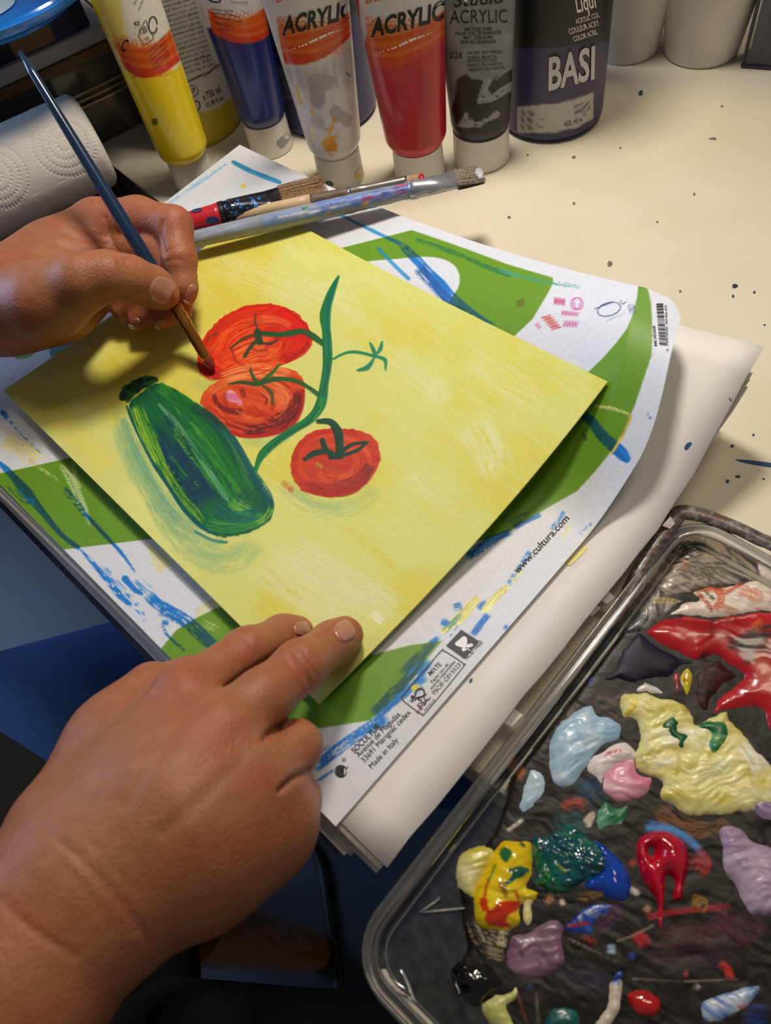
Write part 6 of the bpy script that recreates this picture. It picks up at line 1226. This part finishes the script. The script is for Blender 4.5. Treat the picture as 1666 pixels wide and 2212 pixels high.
# ================================================================== the painter: hands, sleeves, lap
def smin(a, b, k):
    h = np.maximum(k - np.abs(a - b), 0) / k
    return np.minimum(a, b) - h * h * k * 0.25
class Flesh:
    """a continuous body surface from tapered limbs blended into each other"""
    def __init__(s): s.base = []; s.fing = []; s.cuts = []
    def J(s, j):
        p = P(j[0], j[1], j[2]); return p, px_len(p, j[3])
    def limb(s, joints, lst):
        js = [s.J(j) for j in joints]
        for (a, ra), (b, rb) in zip(js[:-1], js[1:]): lst.append((a, b, ra, rb))
    def palm(s, *joints): s.limb(joints, s.base)
    def finger(s, joints, k=0.006): l = []; s.limb(joints, l); s.fing.append((l, k))
    def crease(s, pts, r, depth_px=0.0):
        """thin furrow along pixels (x, y, z)"""
        s.cuts.append((np.array([p[:2] for p in pts], float), r, depth_px))
    @staticmethod
    def cone(p, a, b, ra, rb):
        ba = b - a; l2 = ba @ ba; t = np.clip(((p - a) @ ba) / max(l2, 1e-12), 0, 1)
        return np.sqrt((((p - a) - t[..., None] * ba) ** 2).sum(-1)) - (ra + (rb - ra) * t)
    def field(s, p, kb=0.014):
        d = np.full(p.shape[:-1], 0.05)
        for c in s.base: d = smin(d, s.cone(p, *c), kb)
        out = d
        for l, k in s.fing:
            f = np.full(p.shape[:-1], 0.05)
            for c in l: f = smin(f, s.cone(p, *c), 0.004)
            out = smin(out, smin(d, f, k), 0.0008)
        return out
    def mesh(s, name, h, mat, parent, relax=3, tint=None):
        prims = s.base + [c for l, _ in s.fing for c in l]
        lo = np.min([np.minimum(a - ra, b - rb) for a, b, ra, rb in prims], 0) - 0.014; hi = np.max([np.maximum(a + ra, b + rb) for a, b, ra, rb in prims], 0) + 0.014
        n = np.ceil((hi - lo) / h).astype(int) + 1
        f = np.full(n, 0.02, np.float32); axs = [lo[i] + np.arange(n[i]) * h for i in range(3)]
        bs = 24
        for i in range(0, n[0], bs):
            for j in range(0, n[1], bs):
                for k in range(0, n[2], bs):
                    c = lo + (np.array([i, j, k]) + bs / 2) * h
                    if s.field(c[None])[0] > bs * h * 0.9 + 0.012: continue
                    g = np.stack(np.meshgrid(axs[0][i:i + bs], axs[1][j:j + bs], axs[2][k:k + bs], indexing='ij'), -1)
                    f[i:i + bs, j:j + bs, k:k + bs] = s.field(g)
        V, Q = nets(f, lo, h)
        # light smoothing
        e = np.concatenate([Q[:, [0, 1]], Q[:, [1, 2]], Q[:, [2, 3]], Q[:, [3, 0]]])
        for _ in range(relax):
            acc = np.zeros_like(V); cnt = np.zeros(len(V))
            for a, b in ((0, 1), (1, 0)):
                np.add.at(acc, e[:, a], V[e[:, b]]); np.add.at(cnt, e[:, a], 1)
            V = V * 0.5 + 0.5 * acc / np.maximum(cnt, 1)[:, None]
        # furrows pressed into the skin
        if s.cuts:
            nrm = np.zeros_like(V); a, b, c, d_ = (V[Q[:, i]] for i in range(4)); fn = np.cross(c - a, d_ - b)
            for i in range(4): np.add.at(nrm, Q[:, i], fn)
            nrm /= np.maximum(np.linalg.norm(nrm, axis=1), 1e-12)[:, None]
            q2 = to_px(V); front = np.clip((nrm * _nrow(CAM - V)).sum(1) * 2.5, 0, 1)
            for pts, r, wpx in s.cuts:
                ln = crom(pts, 6); d2 = np.full(len(V), 1e9)
                for a, b in zip(ln[:-1], ln[1:]):
                    e_ = b - a; t = np.clip(((q2 - a) @ e_) / max(e_ @ e_, 1e-9), 0, 1); d2 = np.minimum(d2, ((q2 - a - t[:, None] * e_) ** 2).sum(1))
                V = V - nrm * (r * np.exp(-d2 / (wpx * wpx)) * front)[:, None]
        col = tint(V) if tint else None
        return mesh_obj(name, V, Q, mat, parent, True, col)
def _nrow(v): return v / np.maximum(np.linalg.norm(v, axis=1), 1e-12)[:, None]
def nets(f, lo, h):
    """surface nets: one vertex per mixed cell, one quad per crossed edge"""
    s = f < 0; n = np.array(f.shape)
    c = np.zeros(n - 1, int)
    for i in (0, 1):
        for j in (0, 1):
            for k in (0, 1): c += s[i:n[0] - 1 + i, j:n[1] - 1 + j, k:n[2] - 1 + k]
    cell = (c > 0) & (c < 8); idx = np.full(cell.shape, -1); ijk = np.argwhere(cell); idx[cell] = np.arange(len(ijk))
    acc = np.zeros((len(ijk), 3)); cnt = np.zeros(len(ijk))
    off = [(i, j, k) for i in (0, 1) for j in (0, 1) for k in (0, 1)]
    for a in off:
        for ax in range(3):
            if a[ax]: continue
            b = list(a); b[ax] = 1
            fa = f[tuple((ijk + a).T)]; fb = f[tuple((ijk + b).T)]; m = (fa < 0) != (fb < 0)
            t = np.where(m, fa / np.where(m, fa - fb, 1), 0); p = np.array(a, float) + np.zeros((len(ijk), 3)); p[:, ax] += t
            acc[m] += p[m]; cnt[m] += 1
    V = lo + (ijk + acc / np.maximum(cnt, 1)[:, None]) * h
    Q = []
    for ax in range(3):
        u, v = (ax + 1) % 3, (ax + 2) % 3
        sl0 = [slice(None)] * 3; sl1 = [slice(None)] * 3; sl0[ax] = slice(0, -1); sl1[ax] = slice(1, None)
        x = np.argwhere(s[tuple(sl0)] != s[tuple(sl1)])
        x = x[(x[:, u] > 0) & (x[:, v] > 0) & (x[:, u] < n[u] - 1) & (x[:, v] < n[v] - 1)]
        flip = s[tuple(x.T)]
        def at_(du, dv):
            y = x.copy(); y[:, u] += du; y[:, v] += dv; return idx[tuple(y.T)]
        q = np.stack([at_(-1, -1), at_(0, -1), at_(0, 0), at_(-1, 0)], 1); q[~flip] = q[~flip][:, ::-1]
        Q.append(q)
    Q = np.concatenate(Q); Q = Q[(Q >= 0).all(1)]
    return V, Q

person = tag(empty('person'), 'left-handed painter in black top and jeans painting at the table', 'person')
skin_m = material('skin', None, attr=True, scale=220, rough=0.48, bump=0.35, bscale=900, sss=0.25, spec=0.4)
nail_m = material('finger_nail', (172, 114, 98), (182, 124, 108), 60, rough=0.25, coat=0.3)
nail_w = material('nail_edge', (206, 180, 156), (214, 190, 168), 60, rough=0.3)
def tint_fn(base, red, spots, blot=0.5):
    base = np.array(base, float); red = np.array(red, float)
    def fn(V):
        q = to_px(V); n_ = fbm(V[:, 0] / 0.012, (V[:, 1] + V[:, 2]) / 0.012, 3, 3); k = blot * sstep(0.45, 0.75, n_)
        for x, y, r in spots: k = np.maximum(k, 0.6 * np.exp(-((q[:, 0] - x) ** 2 + (q[:, 1] - y) ** 2) / (r * r)))
        fine = (fbm(V[:, 0] / 0.0022, V[:, 1] / 0.0022 + V[:, 2] / 0.002, 9, 2) - 0.5) * 14
        return base + (red - base) * np.clip(k, 0, 1)[:, None] + fine[:, None]
    return fn
def nail(target, cxy, ang, wid, ln_, parent, tip=0.22, eps=0.0005, side=0.0):
    """nail plate on the back of a fingertip: centre pixel, direction towards the tip"""
    c, s = math.cos(ang), math.sin(ang); pts = []
    for t in np.linspace(0, 2 * math.pi, 30, endpoint=False):
        x = math.copysign(abs(math.cos(t)) ** 0.7, math.cos(t)) * ln_ / 2; y = math.copysign(abs(math.sin(t)) ** 0.7, math.sin(t)) * wid / 2
        pts.append((cxy[0] + x * c - y * s, cxy[1] + x * s + y * c))
    def plate(pl, name, m, e):
        pl = np.array(pl); cen = pl.mean(0); rings = [cen + (pl - cen) * k for k in (1.0, 0.92, 0.7, 0.4)]; q = np.concatenate(rings + [cen[None]]); n_ = len(pl); fs = []
        for r in range(3):
            for i in range(n_): fs.append((r * n_ + i, r * n_ + (i + 1) % n_, (r + 1) * n_ + (i + 1) % n_, (r + 1) * n_ + i))
        for i in range(n_): fs.append((3 * n_ + i, 3 * n_ + (i + 1) % n_, 4 * n_))
        V_, ok = on_surface(q, target, e); V2, _ = on_surface(q[:n_], target, 0.00004); V_[:n_] = V2; ok &= np.abs(np.linalg.norm(V_ - CAM, axis=1) - np.linalg.norm(V_[-1] - CAM)) < 0.009
        fs = [f for f in fs if all(ok[i] for i in f)]
        if fs: mesh_obj(name, V_, fs, m, parent, True)
    plate(pts, 'nail', nail_m, eps)
    if tip:
        band = [(cxy[0] + x * c - y * s, cxy[1] + x * s + y * c) for x, y in [(ln_ / 2 * (1 - tip * (1 - (k / 1.0) ** 2 * 0.6)) - ln_ * 0.02, k * wid * 0.46) for k in np.linspace(-1, 1, 9)] + [(ln_ / 2 * math.sqrt(max(0.0, 1 - (k * 0.8) ** 4)) * 1.02, k * wid * 0.47) for k in np.linspace(1, -1, 9)]]
        plate(band, 'nail_edge', nail_w, eps + 0.0003)

# ---- right hand, pressing the sheet flat (joints: pixel x, y, height, radius in pixels)
R = Flesh()
_e = P(-150, 2330, 0.070); R_ELB = _e + np.array([0.015, -0.115, -0.010]); R.base.append((R_ELB, _e, 0.040, px_len(_e, 222)))
R.palm((-150, 2330, 0.070, 222), (30, 2110, 0.068, 196), (180, 1915, 0.064, 172))
R.palm((200, 1880, 0.064, 150), (300, 1690, 0.064, 100), (400, 1505, 0.062, 68))
R.palm((225, 1880, 0.066, 146), (380, 1720, 0.070, 104), (478, 1585, 0.068, 74))
R.palm((245, 1890, 0.064, 146), (430, 1780, 0.066, 112), (560, 1685, 0.063, 70))
R.palm((265, 1910, 0.060, 136), (440, 1835, 0.058, 112), (585, 1780, 0.052, 72))
R.palm((330, 1810, 0.050, 140), (480, 1720, 0.048, 120), (560, 1740, 0.042, 86))
R.palm((140, 1780, 0.058, 104), (250, 1600, 0.050, 80), (330, 1490, 0.046, 58))
R.palm((565, 1795, 0.045, 90), (450, 1875, 0.050, 96))
R.finger([(400, 1505, 0.062, 68), (535, 1408, 0.049, 51), (612, 1374, 0.034, 44), (642, 1366, 0.0285, 37)], 0.005)
R.finger([(478, 1585, 0.068, 74), (566, 1508, 0.062, 60), (648, 1440, 0.052, 55), (718, 1390, 0.034, 46), (744, 1372, 0.0285, 42)], 0.005)
R.finger([(560, 1685, 0.063, 70), (640, 1612, 0.050, 53), (632, 1630, 0.034, 48), (560, 1680, 0.028, 42)], 0.004)
R.finger([(585, 1785, 0.050, 66), (642, 1724, 0.040, 47), (630, 1740, 0.030, 42), (570, 1770, 0.026, 38)], 0.004)
R.finger([(250, 1600, 0.048, 74), (330, 1500, 0.034, 58), (410, 1460, 0.0285, 46)])
for pts, r, w_ in (([(632, 1402), (655, 1440), (668, 1474)], 0.0007, 5), ([(618, 1424), (634, 1450), (646, 1482)], 0.0005, 4), ([(650, 1400), (668, 1428), (682, 1458)], 0.0005, 4), ([(704, 1366), (722, 1394), (726, 1420)], 0.0005, 4), ([(716, 1360), (734, 1388)], 0.0003, 3), ([(528, 1376), (548, 1402), (560, 1424)], 0.0004, 4), ([(600, 1344), (622, 1372)], 0.0004, 4),
               ([(95, 1790), (200, 1880), (300, 2000), (345, 2065)], 0.0006, 7), ([(0, 1940), (60, 2000), (160, 2066)], 0.0008, 8), ([(180, 1800), (240, 1870), (300, 1930)], 0.0003, 6), ([(120, 1850), (190, 1930), (240, 2010)], 0.0003, 6),
               ([(570, 1594), (606, 1568), (655, 1543)], 0.0022, 6), ([(606, 1708), (634, 1682), (668, 1664)], 0.0020, 6), ([(488, 1486), (540, 1450), (600, 1414)], 0.0012, 6), ([(330, 1442), (310, 1470), (260, 1520)], 0.0007, 8), ([(420, 1530), (330, 1640), (270, 1740)], 0.0005, 16), ([(520, 1640), (430, 1730), (350, 1800)], 0.0005, 18)): R.crease(pts, r, w_)
right_hand = R.mesh('right_forearm_and_hand', 0.0011, skin_m, person, 3, tint_fn((168, 108, 75), (174, 88, 62), ((476, 1577, 60), (400, 1465, 60), (640, 1440, 44), (770, 1350, 44), (670, 1350, 34), (560, 1690, 44), (530, 1400, 40), (690, 1640, 40)), 0.4))
right_hand['label'] = 'bare right forearm and hand pressing on the sheet'
nail(right_hand, (744, 1363), -0.55, 44, 42, right_hand, tip=0.0)
nail(right_hand, (652, 1358), -0.1, 30, 34, right_hand, tip=0.0)

# ---- left hand, holding the brush
Lh = Flesh()
_e = P(-420, 800, 0.056); L_ELB = _e + np.array([-0.045, -0.085, -0.012]); Lh.base.append((L_ELB, _e, 0.036, px_len(_e, 116)))
Lh.palm((-420, 800, 0.056, 116), (-150, 700, 0.056, 98), (0, 652, 0.056, 84))
Lh.palm((10, 636, 0.056, 76), (110, 556, 0.056, 58), (212, 486, 0.058, 50))
Lh.palm((20, 650, 0.054, 82), (120, 610, 0.050, 74), (200, 540, 0.050, 56))
Lh.palm((20, 664, 0.052, 80), (120, 646, 0.050, 74), (196, 600, 0.048, 58))
Lh.palm((20, 668, 0.060, 72), (100, 652, 0.068, 66), (175, 622, 0.074, 54))
Lh.finger([(80, 648, 0.064, 66), (180, 604, 0.078, 54), (232, 594, 0.077, 49), (282, 602, 0.070, 46), (330, 620, 0.060, 42), (354, 634, 0.0560, 34)], 0.006)
Lh.finger([(212, 484, 0.058, 50), (300, 472, 0.061, 44), (376, 486, 0.062, 38), (388, 560, 0.055, 35), (397, 622, 0.047, 28), (399, 640, 0.044, 22)], 0.006)
Lh.finger([(200, 525, 0.050, 46), (340, 540, 0.052, 38), (388, 595, 0.046, 34), (382, 664, 0.0390, 30), (352, 684, 0.0375, 27)], 0.006)
Lh.finger([(190, 560, 0.044, 46), (320, 580, 0.045, 38), (356, 640, 0.040, 32), (325, 678, 0.0370, 29), (302, 690, 0.0355, 26)], 0.006)
Lh.finger([(170, 600, 0.044, 46), (270, 620, 0.042, 36), (300, 655, 0.038, 28), (268, 672, 0.0360, 24)], 0.006)
for pts, r, w_ in (([(255, 562), (264, 592)], 0.0004, 4), ([(270, 562), (282, 594)], 0.0004, 4), ([(296, 570), (306, 592)], 0.0003, 3), ([(352, 478), (348, 510), (356, 546)], 0.0008, 5), ([(356, 546), (372, 536), (392, 532)], 0.0005, 4), ([(362, 566), (376, 560), (392, 562)], 0.0004, 4), ([(128, 530), (170, 540), (240, 546)], 0.0008, 6), ([(228, 470), (236, 505), (252, 545)], 0.0008, 6), ([(140, 505), (190, 520), (230, 530)], 0.0005, 5), ([(160, 488), (200, 505), (230, 512)], 0.0004, 4), ([(205, 648), (235, 642), (266, 638)], 0.0006, 5), ([(300, 670), (330, 662), (352, 668)], 0.0003, 4)): Lh.crease(pts, r, w_)
left_hand = Lh.mesh('left_forearm_and_hand', 0.0010, skin_m, person, 3, tint_fn((168, 108, 75), (174, 88, 62), ((390, 470, 34), (300, 690, 26), (355, 690, 26), (400, 640, 26), (200, 500, 40), (360, 640, 20), (320, 480, 40)), 0.35))
left_hand['label'] = 'bare left forearm and hand gripping the brush'
nail(left_hand, (349, 627), 0.42, 58, 52, left_hand, tip=0.0)
nail(left_hand, (411, 634), 1.95, 18, 44, left_hand, tip=0.2)
nail(left_hand, (292, 698), 2.2, 18, 24, left_hand, tip=0.5)
nail(left_hand, (346, 700), 2.2, 18, 24, left_hand, tip=0.5)

# ---- clothes: black top, blue jeans
knit_m = material('black_knit', (14, 14, 16), (20, 20, 23), 200, rough=0.9, bump=0.5, bscale=700)
jean_m = material('blue_denim', (18, 56, 116), (30, 76, 144), 500, rough=0.85, bump=0.3, bscale=900, stretch=(1, 6, 1))
def cloth(name, limbs, mat, parent, k=0.04, h=0.006):
    c = Flesh(); c.base = limbs; fld = c.field; c.field = lambda p, kb=k: fld(p, k)
    return c.mesh(name, h, mat, parent, 4)
A3 = np.array
cloth('black_top', [(A3([-0.20, -0.30, -0.13]), A3([-0.20, -0.47, 0.22]), 0.115, 0.13), (A3([-0.07, -0.30, -0.13]), A3([-0.06, -0.48, 0.22]), 0.12, 0.13), (A3([-0.02, -0.29, -0.15]), A3([0.02, -0.36, -0.12]), 0.09, 0.10)], knit_m, person)
cloth('sleeve', [(L_ELB + A3([0.010, 0.018, 0.002]), L_ELB, 0.045, 0.052), (L_ELB, A3([-0.27, -0.46, 0.24]), 0.052, 0.07)], knit_m, person, 0.03, 0.004)
cloth('sleeve', [(R_ELB + A3([-0.003, 0.02, 0.002]), R_ELB, 0.047, 0.054), (R_ELB, A3([0.03, -0.48, 0.24]), 0.054, 0.07)], knit_m, person, 0.03, 0.004)
cloth('jeans', [(A3([-0.24, -0.38, -0.17]), A3([-0.02, -0.05, -0.155]), 0.085, 0.072), (A3([-0.02, -0.05, -0.155]), A3([-0.02, 0.04, -0.62]), 0.066, 0.055), (A3([-0.16, -0.40, -0.21]), A3([-0.10, 0.00, -0.27]), 0.080, 0.064), (A3([-0.10, 0.00, -0.27]), A3([-0.10, 0.06, -0.66]), 0.060, 0.050)], jean_m, person, 0.03)

# ================================================================== stool and things on the floor
wood_m = material('varnished_wood', (150, 96, 36), (168, 112, 46), 30, rough=0.25, stretch=(8, 8, 1), coat=0.3)
stool = tag(empty('wooden_stool'), 'varnished wooden stool whose leg shows beneath the right wrist', 'stool')
lathe('seat', [(0.17, 0), (0.18, 0.006), (0.18, 0.022), (0.172, 0.03)], (-0.10, -0.43, -0.315), wood_m, stool, 48)
lg = P(452, 2010, -0.36)
for x, y in ((lg[0], lg[1]), (-0.24, -0.30), (-0.24, -0.56), (lg[0] - 0.01, -0.58)):
    lathe('leg', [(0.020, 0), (0.024, 0.2), (0.026, 0.425)], (x, y, -0.74), wood_m, stool, 24)
cab = tag(empty('floor_cable'), 'thin black cable lying on the blue grey floor', 'cable')
V, Fs = tube_mesh(crom([P(*p, -0.734) for p in ((640, 1780), (690, 1860), (708, 1960), (722, 2060), (730, 2140), (700, 2260))], 8), 0.006, 10); mesh_obj('cable_run', V, Fs, material('cable_black', (12, 12, 13), rough=0.5), cab)
sitter = tag(empty('person'), 'lap in black trousers at the bottom edge of the photo', 'person')
dd0 = A3([0.79, 0.61, 0.0]); c0 = A3([0.029, -0.206, -0.13]) + 0.062 * A3([0.61, -0.79, 0.0]); t0, t1 = c0 - dd0 * 0.06, c0 + dd0 * 0.14
cloth('trouser_leg', [(t0 + A3([-0.10, -0.02, -0.03]), t0, 0.06, 0.055), (t0, t1, 0.055, 0.060), (t1, t1 + A3([0.12, 0.0, -0.02]), 0.06, 0.065)], material('black_trousers', (16, 17, 22), (22, 23, 30), 200, rough=0.9, bump=0.3, bscale=500), sitter, 0.03)
# ------------------------------------------------------------------ put every thing's Empty at its own base
bpy.context.view_layer.update()
for _o in list(bpy.data.objects):
    if _o.type == 'EMPTY' and _o.parent is None and _o.children:
        pts = []
        for c in _o.children_recursive:
            if c.type == 'MESH':
                bb = np.array([c.matrix_world @ Vector(b) for b in c.bound_box]); pts += [bb.min(0), bb.max(0)]
        pts = np.array(pts); lo, hi = pts.min(0), pts.max(0)
        loc = Vector(((lo[0] + hi[0]) / 2, (lo[1] + hi[1]) / 2, lo[2]))
        _o.location = loc
        for c in _o.children: c.matrix_parent_inverse = Matrix.Translation(-loc)
